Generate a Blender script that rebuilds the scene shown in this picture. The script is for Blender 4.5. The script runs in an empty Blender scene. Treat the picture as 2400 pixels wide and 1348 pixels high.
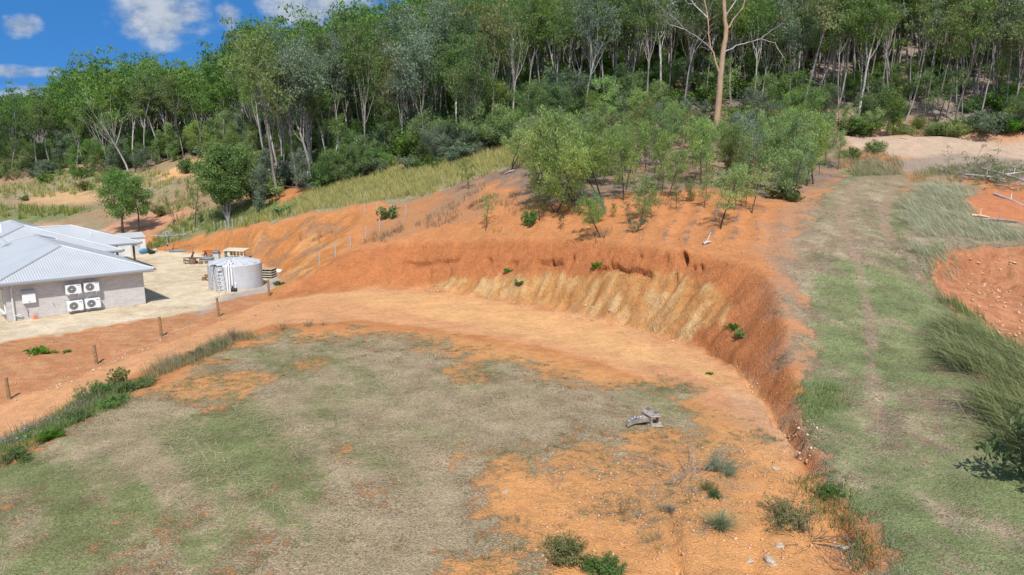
import bpy, bmesh, math, random
import numpy as np
from mathutils import Vector, Matrix, geometry
R = math.radians
scene = bpy.context.scene
COL = scene.collection

# ------------------------------------------------------------------ camera, light, sky
CAM_H, PITCH, FPX = 9.2, R(10.5), 1600.0
SP, CP = math.sin(PITCH), math.cos(PITCH)
cam_d = bpy.data.cameras.new('camera')
cam_d.sensor_width = 36.0; cam_d.lens = 24.0
cam_d.clip_start = 0.1; cam_d.clip_end = 4000
cam = bpy.data.objects.new('camera', cam_d); COL.objects.link(cam)
cam.location = (0, 0, CAM_H); cam.rotation_euler = (R(90) - PITCH, 0, 0)
scene.camera = cam
scene.view_settings.view_transform = 'Standard'
scene.view_settings.look = 'None'
scene.view_settings.exposure = 0.32
scene.view_settings.gamma = 1.0
scene.cycles.max_bounces = 6
scene.cycles.diffuse_bounces = 3
scene.cycles.transparent_max_bounces = 8

SUN_EL, SUN_AZ = R(53), R(175)     # azimuth of the sun, clockwise from +Y: behind the camera, a little to the right
sd = Vector((math.sin(SUN_AZ) * math.cos(SUN_EL), math.cos(SUN_AZ) * math.cos(SUN_EL), math.sin(SUN_EL)))
sun_d = bpy.data.lights.new('sun', 'SUN'); sun_d.energy = 4.2; sun_d.angle = R(0.55); sun_d.color = (1.0, 0.95, 0.88)
sun = bpy.data.objects.new('sun', sun_d); COL.objects.link(sun)
sun.rotation_euler = sd.to_track_quat('Z', 'Y').to_euler(); sun.location = (0, 0, 80)

class NT:
    """tiny helper to write node trees"""
    def __init__(s, tree): s.t = tree; s.n = tree.nodes; s.l = tree.links
    def new(s, typ, **kw):
        n = s.n.new(typ)
        for k, v in kw.items(): setattr(n, k, v)
        return n
    def put(s, sock, v):
        if v is None: return
        if hasattr(v, 'is_linked') or hasattr(v, 'links'): s.l.new(v, sock)
        else:
            if isinstance(v, (tuple, list)) and len(v) == 3 and sock.type == 'RGBA': v = (*v, 1)
            sock.default_value = v
    def math(s, op, a, b=None, c=None, clamp=False):
        n = s.new('ShaderNodeMath', operation=op, use_clamp=clamp)
        s.put(n.inputs[0], a); s.put(n.inputs[1], b)
        if c is not None: s.put(n.inputs[2], c)
        return n.outputs[0]
    def add(s, a, b): return s.math('ADD', a, b)
    def sub(s, a, b): return s.math('SUBTRACT', a, b)
    def mul(s, a, b): return s.math('MULTIPLY', a, b)
    def step(s, v, lo, hi, a=0.0, b=1.0):
        n = s.new('ShaderNodeMapRange', interpolation_type='SMOOTHSTEP')
        for i, x in enumerate((v, lo, hi, a, b)): s.put(n.inputs[i], x)
        return n.outputs[0]
    def mix(s, f, a, b, blend='MIX'):
        n = s.new('ShaderNodeMix', data_type='RGBA', blend_type=blend)
        s.put(n.inputs[0], f); s.put(n.inputs[6], a); s.put(n.inputs[7], b)
        return n.outputs[2]
    def noise(s, vec, scale, detail=3.0, rough=0.55, dist=0.0):
        n = s.new('ShaderNodeTexNoise'); s.put(n.inputs['Vector'], vec)
        n.inputs['Scale'].default_value = scale; n.inputs['Detail'].default_value = detail
        n.inputs['Roughness'].default_value = rough; n.inputs['Distortion'].default_value = dist
        return n.outputs['Fac']
    def voro(s, vec, scale, feature='F1'):
        n = s.new('ShaderNodeTexVoronoi', feature=feature); s.put(n.inputs['Vector'], vec)
        n.inputs['Scale'].default_value = scale
        return n
    def scale(s, vec, xyz):
        n = s.new('ShaderNodeVectorMath', operation='MULTIPLY'); s.put(n.inputs[0], vec); n.inputs[1].default_value = xyz
        return n.outputs[0]
    def attr(s, name):
        return s.new('ShaderNodeAttribute', attribute_name=name)
    def grey(s, v):
        n = s.new('ShaderNodeCombineColor'); [s.put(n.inputs[i], v) for i in range(3)]
        return n.outputs[0]
    def bump(s, h, strength, dist, normal=None):
        n = s.new('ShaderNodeBump'); s.put(n.inputs['Strength'], strength); n.inputs['Distance'].default_value = dist
        s.put(n.inputs['Height'], h); s.put(n.inputs['Normal'], normal)
        return n.outputs[0]

world = bpy.data.worlds.new('World'); scene.world = world; world.use_nodes = True
w = NT(world.node_tree); w.n.clear()
sky = w.new('ShaderNodeTexSky', sky_type='NISHITA', sun_disc=False)
sky.sun_elevation = SUN_EL; sky.sun_rotation = SUN_AZ
sky.altitude = 600; sky.air_density = 1.0; sky.dust_density = 0.15; sky.ozone_density = 4.0
hs = w.new('ShaderNodeHueSaturation'); hs.inputs['Saturation'].default_value = 1.28; hs.inputs['Value'].default_value = 1.5
w.l.new(sky.outputs[0], hs.inputs['Color'])
tc = w.new('ShaderNodeTexCoord')
vup = w.new('ShaderNodeVectorMath', operation='ADD'); w.l.new(tc.outputs['Generated'], vup.inputs[0]); vup.inputs[1].default_value = (0, 0, .33)
vn = w.new('ShaderNodeVectorMath', operation='NORMALIZE'); w.l.new(vup.outputs[0], vn.inputs[0]); w.l.new(vn.outputs[0], sky.inputs[0])
sx = w.new('ShaderNodeSeparateXYZ'); w.l.new(tc.outputs['Generated'], sx.inputs[0])
ys = w.math('MAXIMUM', sx.outputs[1], 0.05)
cu = w.math('DIVIDE', sx.outputs[0], ys); cw = w.math('DIVIDE', sx.outputs[2], ys)
cv = w.new('ShaderNodeCombineXYZ'); w.put(cv.inputs[0], cu); w.put(cv.inputs[1], w.mul(cw, 1.7))
# clouds: (bearing tangent, elevation tangent, half width, half height)
CLOUDS = [(-0.487, 0.198, 0.078, 0.044), (-0.272, 0.216, 0.085, 0.050), (-0.682, 0.185, 0.032, 0.018), (-0.70, 0.124, 0.06, 0.010), (-0.68, 0.088, 0.075, 0.020), (-0.392, 0.199, 0.022, 0.020), (0.3, 0.4, 0.3, 0.1), (-1.3, 0.35, 0.4, 0.12), (1.2, 0.5, 0.4, 0.12)]
m = None
for (u0, w0, ru, rw) in CLOUDS:
    a = w.math('POWER', w.math('DIVIDE', w.math('ABSOLUTE', w.sub(cu, u0)), ru), 2.0)
    b = w.math('POWER', w.math('DIVIDE', w.math('ABSOLUTE', w.sub(cw, w0)), rw), 2.0)
    e = w.sub(1.0, w.add(a, b)); m = e if m is None else w.math('MAXIMUM', m, e)
n1 = w.noise(cv.outputs[0], 17.0, 6.0, 0.58); n2 = w.noise(cv.outputs[0], 42.0, 5.0, 0.6)
m = w.math('MAXIMUM', m, -1.2)
cm = w.add(w.mul(m, 0.55), w.add(w.mul(w.sub(n1, 0.5), 1.5), w.mul(w.sub(n2, 0.5), 0.35)))
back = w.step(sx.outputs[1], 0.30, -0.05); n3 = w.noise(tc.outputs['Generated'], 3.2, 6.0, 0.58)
back_fill = w.mul(w.mul(back, w.step(n3, 0.42, 0.56)), w.step(sx.outputs[2], 0.02, 0.2))  # unseen bright cloud cover behind the camera, added as fill light
cmask = w.math('MAXIMUM', w.mul(back_fill, 1.0), w.mul(w.step(cm, -0.10, 0.62), w.step(m, -0.9, 0.1)))
shade = w.step(w.add(w.mul(n2, 0.5), w.mul(n1, 0.6)), 0.38, 0.72)
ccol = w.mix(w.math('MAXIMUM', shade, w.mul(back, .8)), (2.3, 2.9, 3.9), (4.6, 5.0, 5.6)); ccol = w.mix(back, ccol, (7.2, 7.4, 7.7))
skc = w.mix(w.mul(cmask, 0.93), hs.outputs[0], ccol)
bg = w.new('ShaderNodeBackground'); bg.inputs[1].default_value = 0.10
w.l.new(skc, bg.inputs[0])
wo = w.new('ShaderNodeOutputWorld'); w.l.new(bg.outputs[0], wo.inputs[0])

# ------------------------------------------------------------------ helpers
def pix(px, py, z):
    """world point at height z seen at a spot of the survey photo"""
    u, v = (px - 1200) / FPX, (py - 674) / FPX
    d = (CAM_H - z) / (SP + v * CP)
    return (u * d, (CP - v * SP) * d, z)

def tag(o, label=None, cat=None, group=None, kind=None):
    if label: o['label'] = label
    if cat: o['category'] = cat
    if group: o['group'] = group
    if kind: o['kind'] = kind
    return o

def link(o, parent=None):
    COL.objects.link(o)
    if parent is not None: o.parent = parent
    return o

def empty(name, loc, rz=0.0, s=1.0):
    o = bpy.data.objects.new(name, None); o.empty_display_size = 0.3
    o.location = loc; o.rotation_euler = (0, 0, rz); o.scale = (s, s, s)
    return link(o)

def mesh_np(name, V, F, mat, parent=None, attrs=None, smooth=False):
    """V (n,3) and F (m,k) with k = 3 or 4 for all faces"""
    V = np.ascontiguousarray(V, dtype=np.float32); F = np.ascontiguousarray(F, dtype=np.int32)
    me = bpy.data.meshes.new(name)
    me.vertices.add(len(V)); me.vertices.foreach_set('co', V.ravel())
    k = F.shape[1]
    me.loops.add(F.size); me.loops.foreach_set('vertex_index', F.ravel())
    me.polygons.add(len(F)); me.polygons.foreach_set('loop_start', np.arange(0, F.size, k, dtype=np.int32))
    me.polygons.foreach_set('loop_total', np.full(len(F), k, dtype=np.int32))
    if smooth: me.polygons.foreach_set('use_smooth', np.ones(len(F), dtype=bool))
    for an, (typ, arr) in (attrs or {}).items():
        a = me.attributes.new(an, typ, 'POINT')
        a.data.foreach_set('color' if 'COLOR' in typ else 'value', np.ascontiguousarray(arr, dtype=np.float32).ravel())
    me.materials.append(mat); me.update(calc_edges=True)
    return link(bpy.data.objects.new(name, me), parent)

class MB:
    """collects boxes, tubes and lathes, then becomes one mesh"""
    def __init__(s): s.v = []; s.f = []
    def box(s, c, size, rot=None):
        x, y, z = (q / 2 for q in size); i = len(s.v); M = rot or Matrix.Identity(3)
        for dx, dy, dz in ((-1,-1,-1),(1,-1,-1),(1,1,-1),(-1,1,-1),(-1,-1,1),(1,-1,1),(1,1,1),(-1,1,1)):
            s.v.append(tuple(Vector(c) + M @ Vector((dx*x, dy*y, dz*z))))
        s.f += [(i,i+3,i+2,i+1),(i+4,i+5,i+6,i+7),(i,i+1,i+5,i+4),(i+1,i+2,i+6,i+5),(i+2,i+3,i+7,i+6),(i+3,i,i+4,i+7)]
        return s
    def tube(s, pts, rad, n=8, caps=True):
        pts = [Vector(p) for p in pts]
        rads = rad if isinstance(rad, (list, tuple)) else [rad] * len(pts)
        i0 = len(s.v)
        for k, p in enumerate(pts):
            d = (pts[min(k+1, len(pts)-1)] - pts[max(k-1, 0)])
            d = d.normalized() if d.length > 1e-9 else Vector((0,0,1))
            ref = Vector((0,0,1)) if abs(d.z) < 0.9 else Vector((1,0,0))
            a = d.cross(ref).normalized(); b = d.cross(a)
            for q in range(n):
                t = 2 * math.pi * q / n
                s.v.append(tuple(p + (a * math.cos(t) + b * math.sin(t)) * rads[k]))
        for k in range(len(pts) - 1):
            for q in range(n):
                A = i0 + k*n + q; B = i0 + k*n + (q+1) % n
                s.f.append((A, A + n, B + n, B))
        if caps:
            s.f.append(tuple(i0 + q for q in range(n)))
            s.f.append(tuple(i0 + (len(pts)-1)*n + q for q in reversed(range(n))))
        return s
    def lathe(s, prof, n=24, c=(0,0,0)):
        i0 = len(s.v)
        for (r, z) in prof:
            for q in range(n):
                t = 2*math.pi*q/n
                s.v.append((c[0] + r*math.cos(t), c[1] + r*math.sin(t), c[2] + z))
        for k in range(len(prof)-1):
            for q in range(n):
                A = i0+k*n+q; B = i0+k*n+(q+1)%n
                s.f.append((A, B, B+n, A+n))
        return s
    def poly(s, pts):
        i = len(s.v); s.v += [tuple(p) for p in pts]; s.f.append(tuple(range(i, i+len(pts)))); return s
    def prism(s, outline, axis_vec):
        """outline (3-D points, planar) extruded along axis_vec"""
        i = len(s.v); n = len(outline); a = Vector(axis_vec)
        s.v += [tuple(Vector(p)) for p in outline] + [tuple(Vector(p) + a) for p in outline]
        s.f.append(tuple(range(i+n-1, i-1, -1))); s.f.append(tuple(range(i+n, i+2*n)))
        for q in range(n): s.f.append((i+q, i+(q+1)%n, i+n+(q+1)%n, i+n+q))
        return s
    def build(s, name, mat, parent=None, smooth=False, bevel=0.0, sharp=40):
        me = bpy.data.meshes.new(name); me.from_pydata(s.v, [], s.f); me.update()
        bm = bmesh.new(); bm.from_mesh(me); bmesh.ops.recalc_face_normals(bm, faces=bm.faces)
        if bevel > 0: bmesh.ops.bevel(bm, geom=bm.edges[:], offset=bevel, segments=1, affect='EDGES', clamp_overlap=True)
        bm.to_mesh(me); bm.free()
        if smooth:
            for p in me.polygons: p.use_smooth = True
            try: me.set_sharp_from_angle(angle=R(sharp))
            except Exception: pass
        me.materials.append(mat)
        return link(bpy.data.objects.new(name, me), parent)

def copy_tree(o, parent=None):
    c = o.copy(); COL.objects.link(c)
    if parent is not None: c.parent = parent
    for ch in list(o.children): copy_tree(ch, c)
    return c

# numpy value noise
def vnoise(x, y, seed=0):
    xi = np.floor(x).astype(np.int64); yi = np.floor(y).astype(np.int64)
    fx = x - xi; fy = y - yi
    fx = fx*fx*(3-2*fx); fy = fy*fy*(3-2*fy)
    def h(a, b):
        n = (a * 374761393 + b * 668265263 + seed * 974634777) & 0xffffffff
        n = ((n ^ (n >> 13)) * 1274126177) & 0xffffffff
        n = (n ^ (n >> 16)) & 0xffffffff
        return n / 4294967295.0
    return (h(xi, yi)*(1-fx) + h(xi+1, yi)*fx)*(1-fy) + (h(xi, yi+1)*(1-fx) + h(xi+1, yi+1)*fx)*fy
def fbm(x, y, f=1.0, o=4, seed=0):
    s = 0.0; a = 0.5; t = 0.0
    for k in range(o):
        s = s + a*vnoise(x*f + 17.3*k, y*f - 9.1*k, seed + k); t += a; a *= 0.5; f *= 2.03
    return s / t
def sstep(x, a, b):
    t = np.clip((x - a) / (b - a), 0, 1); return t*t*(3-2*t)

# ------------------------------------------------------------------ simple materials
def mat_new(name):
    m = bpy.data.materials.new(name); m.use_nodes = True
    t = NT(m.node_tree); t.n.clear()
    out = t.new('ShaderNodeOutputMaterial'); p = t.new('ShaderNodeBsdfPrincipled'); t.l.new(p.outputs[0], out.inputs[0])
    t.p = p; t.out = out; t.m = m
    return t
def simple(name, col, rough=0.6, metal=0.0, var=0.18, scale=3.0, bump=0.0, col2=None, spec=0.4):
    t = mat_new(name); tcd = t.new('ShaderNodeTexCoord'); v = tcd.outputs['Object']
    n = t.noise(v, scale, 5.0, 0.6); n2 = t.noise(v, scale*7, 3.0)
    f = t.step(t.add(t.mul(n, 0.7), t.mul(n2, 0.3)), 0.3, 0.7)
    a = tuple(c*(1-var) for c in col); b = tuple(min(1, c*(1+var)) for c in (col2 or col))
    t.put(t.p.inputs['Base Color'], t.mix(f, a, b))
    t.p.inputs['Roughness'].default_value = rough; t.p.inputs['Metallic'].default_value = metal
    t.p.inputs['Specular IOR Level'].default_value = spec
    if bump: t.put(t.p.inputs['Normal'], t.bump(n2, 0.5, bump))
    return t.m
# ------------------------------------------------------------------ terrain: surveyed break lines and spot heights, triangulated
LINES = {
 'toe': [(632,705,-1.0),(700,690,-.85),(850,673,-.7),(1000,676,-.6),(1150,700,-.5),(1300,725,-.4),(1450,762,-.3),(1600,803,-.2),(1700,852,-.1),(1760,895,0),(1812,940,0),(1850,1010,0),(1885,1090,0),(1905,1130,-.05),(1960,1240,-.3),(2010,1345,-.5)],
 'top': [(722,650,-.1),(780,605,1.0),(860,578,2.05),(950,567,2.5),(1100,560,3.15),(1250,558,3.7),(1400,563,4.0),(1550,578,4.1),(1680,598,3.95),(1770,622,3.7),(1812,660,3.2),(1838,750,2.2),(1848,850,1.2),(1866,930,.6),(1892,1010,.35),(1920,1075,.2),(1955,1130,.08),(2015,1240,-.1),(2065,1345,-.3)],
 'left_top': [(352,579,-.8),(480,556,.55),(600,531,2.2),(720,507,3.45),(850,495,4.2)],
 'left_toe': [(425,593,-1.1),(520,600,-1.1),(600,615,-1.1),(650,640,-1.0),(676,665,-.8)],
 'pad_edge': [(-120,1130,-.8),(0,1085,-.7),(150,1005,-.5),(350,905,-.3),(480,845,-.2),(560,803,-.12),(640,778,-.05),(760,762,-.1)],
 'pad_toe': [(-120,1065,-1.9),(0,1030,-1.8),(150,950,-1.55),(300,880,-1.3),(450,820,-1.0),(550,782,-.8),(640,760,-.55)],
 'road_out': [(-120,975,-2.0),(0,945,-1.9),(150,892,-1.7),(300,838,-1.45),(450,775,-1.2),(560,730,-1.1),(620,712,-1.05)],
 'pit_lip': [(2190,640,3.1),(2205,605,3.7),(2250,590,3.9),(2330,582,3.95),(2480,580,3.95)],
 'pit_toe': [(2222,672,2.3),(2300,662,2.2),(2480,668,2.2)],
 'berm': [(2195,690,2.5),(2240,745,2.1),(2290,800,1.8),(2400,850,1.5)],
 'cut_toe': [(1990,335,11.4),(2100,345,10.9),(2250,356,10.3),(2420,366,9.75)],
 'cream_toe': [(-60,482,1.0),(120,480,1.0),(235,468,1.6)],
}
SPOTS = [(-60,800,-1.1),(0,760,-1.1),(200,735,-1.1),(342,712,-1.1),(470,690,-1.1),(560,683,-1.1),(330,592,-1.1),(420,640,-1.1),(520,640,-1.1),(100,650,-1.1),(0,590,-1.1),
 (0,850,-1.25),(200,790,-1.2),(350,760,-1.12),(470,735,-1.1),(560,702,-1.1),(600,690,-1.1),
 (700,730,-.72),(850,700,-.67),(900,730,-.6),(1200,760,-.4),(1450,810,-.25),(1650,880,-.1),(1740,960,0),(1800,1050,0),
 (900,785,-.2),(1050,820,-.15),(1250,860,-.08),(1500,940,0),(1000,1000,.12),(700,1000,.08),(1200,1150,.15),(600,1150,0),(300,1100,-.2),(150,1250,-.4),(0,1340,-.6),(600,1340,0),(1000,1345,.1),(1300,1340,.1),(1500,1340,.1),(1700,1250,0),(1800,1150,0),(1850,1250,-.12),(1800,1345,-.1),(1900,1345,-.3),(1900,1230,-.2),
 (1950,850,1.2),(2100,850,1.2),(2200,850,1.15),(2000,1000,.6),(2200,1000,.65),(2330,1040,.6),(2100,1200,.2),(2300,1200,.35),(2200,1345,0),(2400,1300,.2),(2400,1120,.55),
 (1900,700,2.55),(2050,700,2.6),(2150,690,2.6),(1880,600,3.9),(2000,600,4.0),(2120,600,3.95),(1950,500,5.6),(2080,500,5.6),(2000,420,7.6),(2100,410,7.9),
 (2200,500,5.4),(2250,545,4.5),(2330,480,5.7),(2400,530,4.3),(2360,430,7.2),(2320,760,1.5),(2420,760,1.4),(2400,705,1.8),(2300,400,8.3),
 (900,430,6.6),(700,450,5.4),(650,463,4.75),(900,395,8.2),(1100,366,9.8),(1200,335,11.5),(560,342,11.8),(430,366,10.1),(300,404,7.0),(150,400,7.1),(0,420,5.3),(420,400,7.5),(400,425,5.9),(470,490,2.6),(420,520,.9),(330,530,-.45),(288,548,-.75),(200,500,.2),(0,520,-.9),(560,500,3.0),(535,516,2.4),
 (1681,290,13.8),(1300,440,7.0),(1300,370,9.5),(1500,400,8.3),(1300,300,13.25),(1900,420,7.3)]
WORLD_PTS = [(-8,63,4.4),(2,55,5.8),(10,50,6.0),(16,47,5.9),(22,48,5.7),(24,58,7.2),(16,58,7.5),(20,72,9.9),(14,78,11.4),(-10,72,6.2),(38,55,6.4),(50,55,5.6),
 (-40,110,8.5),(-25,110,11.5),(-10,110,15),(5,110,18.3),(25,110,19.8),(50,110,20.4),(75,110,20),(100,110,19),(59,95,15.8),(45,95,15.6),(75,92,14.5),(38,92,15.5),
 (-112,165,10),(-98,160,11),(-76,155,13),(-60,150,14),(-45,152,19),(-33,150,24),(-10,150,29),(10,150,32),(40,150,36),(80,150,38),(120,150,36),
 (-300,220,12),(-170,220,15),(-120,220,21),(-60,220,29),(-20,220,36),(30,220,50),(100,220,58),(250,200,55),
 (-700,900,15),(-300,900,20),(0,900,40),(300,900,70),(700,900,70),(-700,250,0),(700,250,60),(-700,60,-3),(-200,60,-2.5),(-100,60,-2),(-80,90,-1.6),(-60,60,-1.2),(-60,75,-1.2),(200,60,12),(700,60,40),(90,60,7),
 (-700,-120,-6),(-200,-120,-4),(0,-120,-2),(200,-120,0),(700,-120,20),(-200,10,-3),(-60,15,-2.3),(-30,12,-1.6),(-60,35,-2),(0,8,0),(-12,9,-.4),(12,8,-.3),(20,8,-.2),(35,10,.1),(60,20,.6),(40,27,1.1),(60,35,1.8),(200,10,4),(0,-30,-1),(-30,-30,-2),(30,-30,-.3),(29.5,20,.6),(45,36,2.0)]
pv, pe = [], []
for nm, ln in LINES.items():
    i0 = len(pv); pv += [pix(*p) for p in ln]; pe += [(i0+k, i0+k+1) for k in range(len(ln)-1)]
for dx, dy, dz, nm in ((.3, 1.6, 1.75, 'cut_toe'), (.1, 2.5, 1.9, 'cream_toe')):
    i0 = len(pv); q = [pix(*p) for p in LINES[nm]]; pv += [(x+dx, y+dy, z+dz) for x, y, z in q]; pe += [(i0+k, i0+k+1) for k in range(len(q)-1)]
    pv += [(x+dx*3, y+dy*3, z+dz+.5) for x, y, z in q]
pv += [pix(*p) for p in SPOTS] + [tuple(p) for p in WORLD_PTS]
cv_, ce_, cf_, ov_, _, _ = geometry.delaunay_2d_cdt([Vector(p[:2]) for p in pv], pe, [], 0, 1e-4)
tz = []
for k, o in enumerate(ov_):
    if o: tz.append(pv[o[0]][2])
    else:
        d = sorted(((pv[j][0]-cv_[k].x)**2 + (pv[j][1]-cv_[k].y)**2, pv[j][2]) for j in range(len(pv)))[:2]
        tz.append((d[0][1] + d[1][1]) / 2)
def axis(lo, hi, step, far_lo, far_hi, grow=1.09):
    a = list(np.arange(lo, hi + 1e-6, step)); s = step
    while a[-1] < far_hi: s = min(s*grow, 30); a.append(a[-1] + s)
    s = step
    while a[0] > far_lo: s = min(s*grow, 30); a.insert(0, a[0] - s)
    return np.array(a)
GX = axis(-36, 33, .135, -650, 650); GY = axis(13, 70, .135, -100, 850)
NX, NY = len(GX), len(GY)
Z = np.zeros((NY, NX))
for f in cf_:
    (x0, y0), (x1, y1), (x2, y2) = (tuple(cv_[i]) for i in f); z0, z1, z2 = (tz[i] for i in f)
    ia, ib = np.searchsorted(GX, [min(x0,x1,x2)-1e-6, max(x0,x1,x2)+1e-6]); ja, jb = np.searchsorted(GY, [min(y0,y1,y2)-1e-6, max(y0,y1,y2)+1e-6])
    if ia == ib or ja == jb: continue
    X, Y = np.meshgrid(GX[ia:ib], GY[ja:jb]); den = (y1-y2)*(x0-x2) + (x2-x1)*(y0-y2)
    if abs(den) < 1e-9: continue
    l0 = ((y1-y2)*(X-x2) + (x2-x1)*(Y-y2))/den; l1 = ((y2-y0)*(X-x2) + (x0-x2)*(Y-y2))/den; l2 = 1-l0-l1
    ins = (l0 > -1e-5) & (l1 > -1e-5) & (l2 > -1e-5)
    sub = Z[ja:jb, ia:ib]; sub[ins] = (l0*z0 + l1*z1 + l2*z2)[ins]
def blur(A, n):
    for _ in range(n):
        A = A.copy(); A[1:-1] = .25*A[:-2] + .5*A[1:-1] + .25*A[2:]
        A[:, 1:-1] = .25*A[:, :-2] + .5*A[:, 1:-1] + .25*A[:, 2:]
    return A
PX, PY = np.meshgrid(GX, GY)
Z = blur(Z, 5)
Zs = blur(Z, 60)          # broad smoothing everywhere but the freshly cut banks

def poly_world(pts):
    """outline surveyed on the photo, laid on the raw terrain"""
    out = []
    for k in range(len(pts)):
        (ax, ay), (bx, by) = pts[k], pts[(k+1) % len(pts)]
        n = max(1, int(math.hypot(bx-ax, by-ay)/60))
        out += [ground_at(ax + (bx-ax)*q/n, ay + (by-ay)*q/n)[:2] for q in range(n)]
    return np.array(out)
def hz(x, y, A=None):
    """bilinear height (or any grid) at world x, y"""
    A = Z if A is None else A
    x = np.asarray(x, float); y = np.asarray(y, float)
    i = np.clip(np.searchsorted(GX, x)-1, 0, NX-2); j = np.clip(np.searchsorted(GY, y)-1, 0, NY-2)
    u = np.clip((x-GX[i])/(GX[i+1]-GX[i]), 0, 1); v = np.clip((y-GY[j])/(GY[j+1]-GY[j]), 0, 1)
    return (A[j,i]*(1-u)+A[j,i+1]*u)*(1-v) + (A[j+1,i]*(1-u)+A[j+1,i+1]*u)*v
_T = np.concatenate([np.arange(12, 90, .12), np.arange(90, 400, 1.0)])
def ground_at(px, py, lift=0.0):
    u, v = (px-1200)/FPX, (py-674)/FPX
    d = np.array([u, CP - v*SP, -(SP + v*CP)]); d /= np.linalg.norm(d)
    P = np.array([0, 0, CAM_H])[None] + _T[:, None]*d[None]
    below = P[:, 2] < hz(P[:, 0], P[:, 1]) + lift
    k = int(np.argmax(below)) if below.any() else len(_T)-1
    if k > 0:
        a, b = P[k-1], P[k]; fa = a[2]-hz(a[0], a[1])-lift; fb = b[2]-hz(b[0], b[1])-lift
        t = fa/(fa-fb) if fa != fb else 0; p = a + (b-a)*max(0, min(1, t))
    else: p = P[0]
    return float(p[0]), float(p[1]), float(hz(p[0], p[1]))
def height_for(base, topy):
    """height of something standing at base whose top is seen at picture row topy"""
    v = (topy-674)/FPX; D = base[1]*(SP + v*CP)/(CP - v*SP)
    return CAM_H - D - base[2]
def to_pix(x, y, z):
    dn = CAM_H - z; dep = y*CP + dn*SP
    return 1200 + FPX*x/dep, 674 + FPX*(dn*CP - y*SP)/dep

def sdist(poly, X=None, Y=None):
    """signed distance to an outline, positive inside"""
    X = PX if X is None else X; Y = PY if Y is None else Y
    m = 6.0; out = np.full(X.shape, -m)
    sel = (X > poly[:,0].min()-m) & (X < poly[:,0].max()+m) & (Y > poly[:,1].min()-m) & (Y < poly[:,1].max()+m)
    x, y = X[sel], Y[sel]; d = np.full(x.shape, 1e9); ins = np.zeros(x.shape, bool)
    for k in range(len(poly)):
        (ax, ay), (bx, by) = poly[k], poly[(k+1) % len(poly)]
        ex, ey = bx-ax, by-ay; L = ex*ex+ey*ey + 1e-12
        t = np.clip(((x-ax)*ex+(y-ay)*ey)/L, 0, 1); d = np.minimum(d, (x-ax-t*ex)**2 + (y-ay-t*ey)**2)
        c = ((ay > y) != (by > y)); ins ^= c & (x < ex*(y-ay)/(ey if abs(ey) > 1e-12 else 1e-12) + ax)
    out[sel] = np.where(ins, 1, -1)*np.sqrt(d); return np.clip(out, -m, m)
def ldist(line, X, Y):
    """distance to a polyline and arc length of the nearest spot on it"""
    d = np.full(X.shape, 1e9); s = np.zeros(X.shape); acc = 0.0
    for (ax, ay), (bx, by) in zip(line[:-1], line[1:]):
        ex, ey = bx-ax, by-ay; L = math.hypot(ex, ey)
        t = np.clip(((X-ax)*ex+(Y-ay)*ey)/(L*L), 0, 1); q = (X-ax-t*ex)**2 + (Y-ay-t*ey)**2
        n = q < d; d = np.where(n, q, d); s = np.where(n, acc + t*L, s); acc += L
    return np.sqrt(d), s

W2 = lambda nm: [pix(*p)[:2] for p in LINES[nm]]
bank = np.array(W2('toe') + W2('top')[::-1]); lcut = np.array(W2('left_toe') + [pix(722,650,-.1)[:2]] + [pix(*p)[:2] for p in [(780,605,1.0),(850,495,4.2)]] + W2('left_top')[::-1])
sb = sdist(bank); sl = sdist(lcut)
pit = np.array(W2('pit_toe') + W2('pit_lip')[::-1]); spit = sdist(pit)
QC = [pix(*p) for p in LINES['cut_toe']]; QK = [pix(*p) for p in LINES['cream_toe']]
scut = sdist(np.array([q[:2] for q in QC] + [(q[0]+.3, q[1]+1.6) for q in QC[::-1]])); scream = sdist(np.array([q[:2] for q in QK] + [(q[0]+.1, q[1]+2.5) for q in QK[::-1]]))
sharp = np.maximum.reduce([sb, sl, spit, scut, scream, sdist(np.array(W2('pad_toe') + W2('pad_edge')[::-1]))])
k = sstep(sharp, -2.2, -.4)
Z = Z*k + Zs*(1-k)
wob = fbm(PX, PY, .35, 4, 3) - .5
near = sstep(np.hypot(PX, PY), 140, 60)
Z += near*(.35*(fbm(PX, PY, .13, 3, 5) - .5) + .10*wob)*sstep(-np.maximum(sb, sl), -.2, 1.5)
# keep the house yard level
YARD = [(-200,850),(0,806),(100,788),(230,768),(330,752),(400,733),(470,722),(530,700),(575,690),(625,680),(650,650),(600,614),(520,599),(425,592),(330,589),(300,560),(0,520),(-200,560)]
yard = poly_world(YARD); sy = sdist(yard); k = sstep(sy, -1.2, .6); Z = Z*(1-k) - 1.1*k
# rills washed down the banks: arc length along the toe, height fraction up the bank
td, ts = ldist(W2('toe'), PX, PY); od, _s = ldist(W2('top'), PX, PY)
bt = td/(td+od+1e-6)
inb = sstep(sb, -.25, .35)
ww = ts + .25*fbm(PX, PY, .8, 2, 9)
rill = np.abs(vnoise(ww*.85, bt*.8, 21)*2-1)*.6 + np.abs(vnoise(ww*1.55, bt*1.0, 22)*2-1)*.4
Z += inb*(rill-.45)*.27*np.sin(np.pi*np.clip(bt, .06, .94))**.6
Z += inb*(fbm(PX, PY, 1.2, 2, 31)-.5)*.2
ltd, lts = ldist(W2('left_toe') + [pix(722,650,-.1)[:2]], PX, PY); inl = sstep(sl, -.3, .5)
Z += inl*((np.abs(vnoise(lts*1.3, ltd*.3, 41)*2-1)-.5)*.4 + (fbm(PX, PY, 1.5, 3, 43)-.5)*.25)
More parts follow.
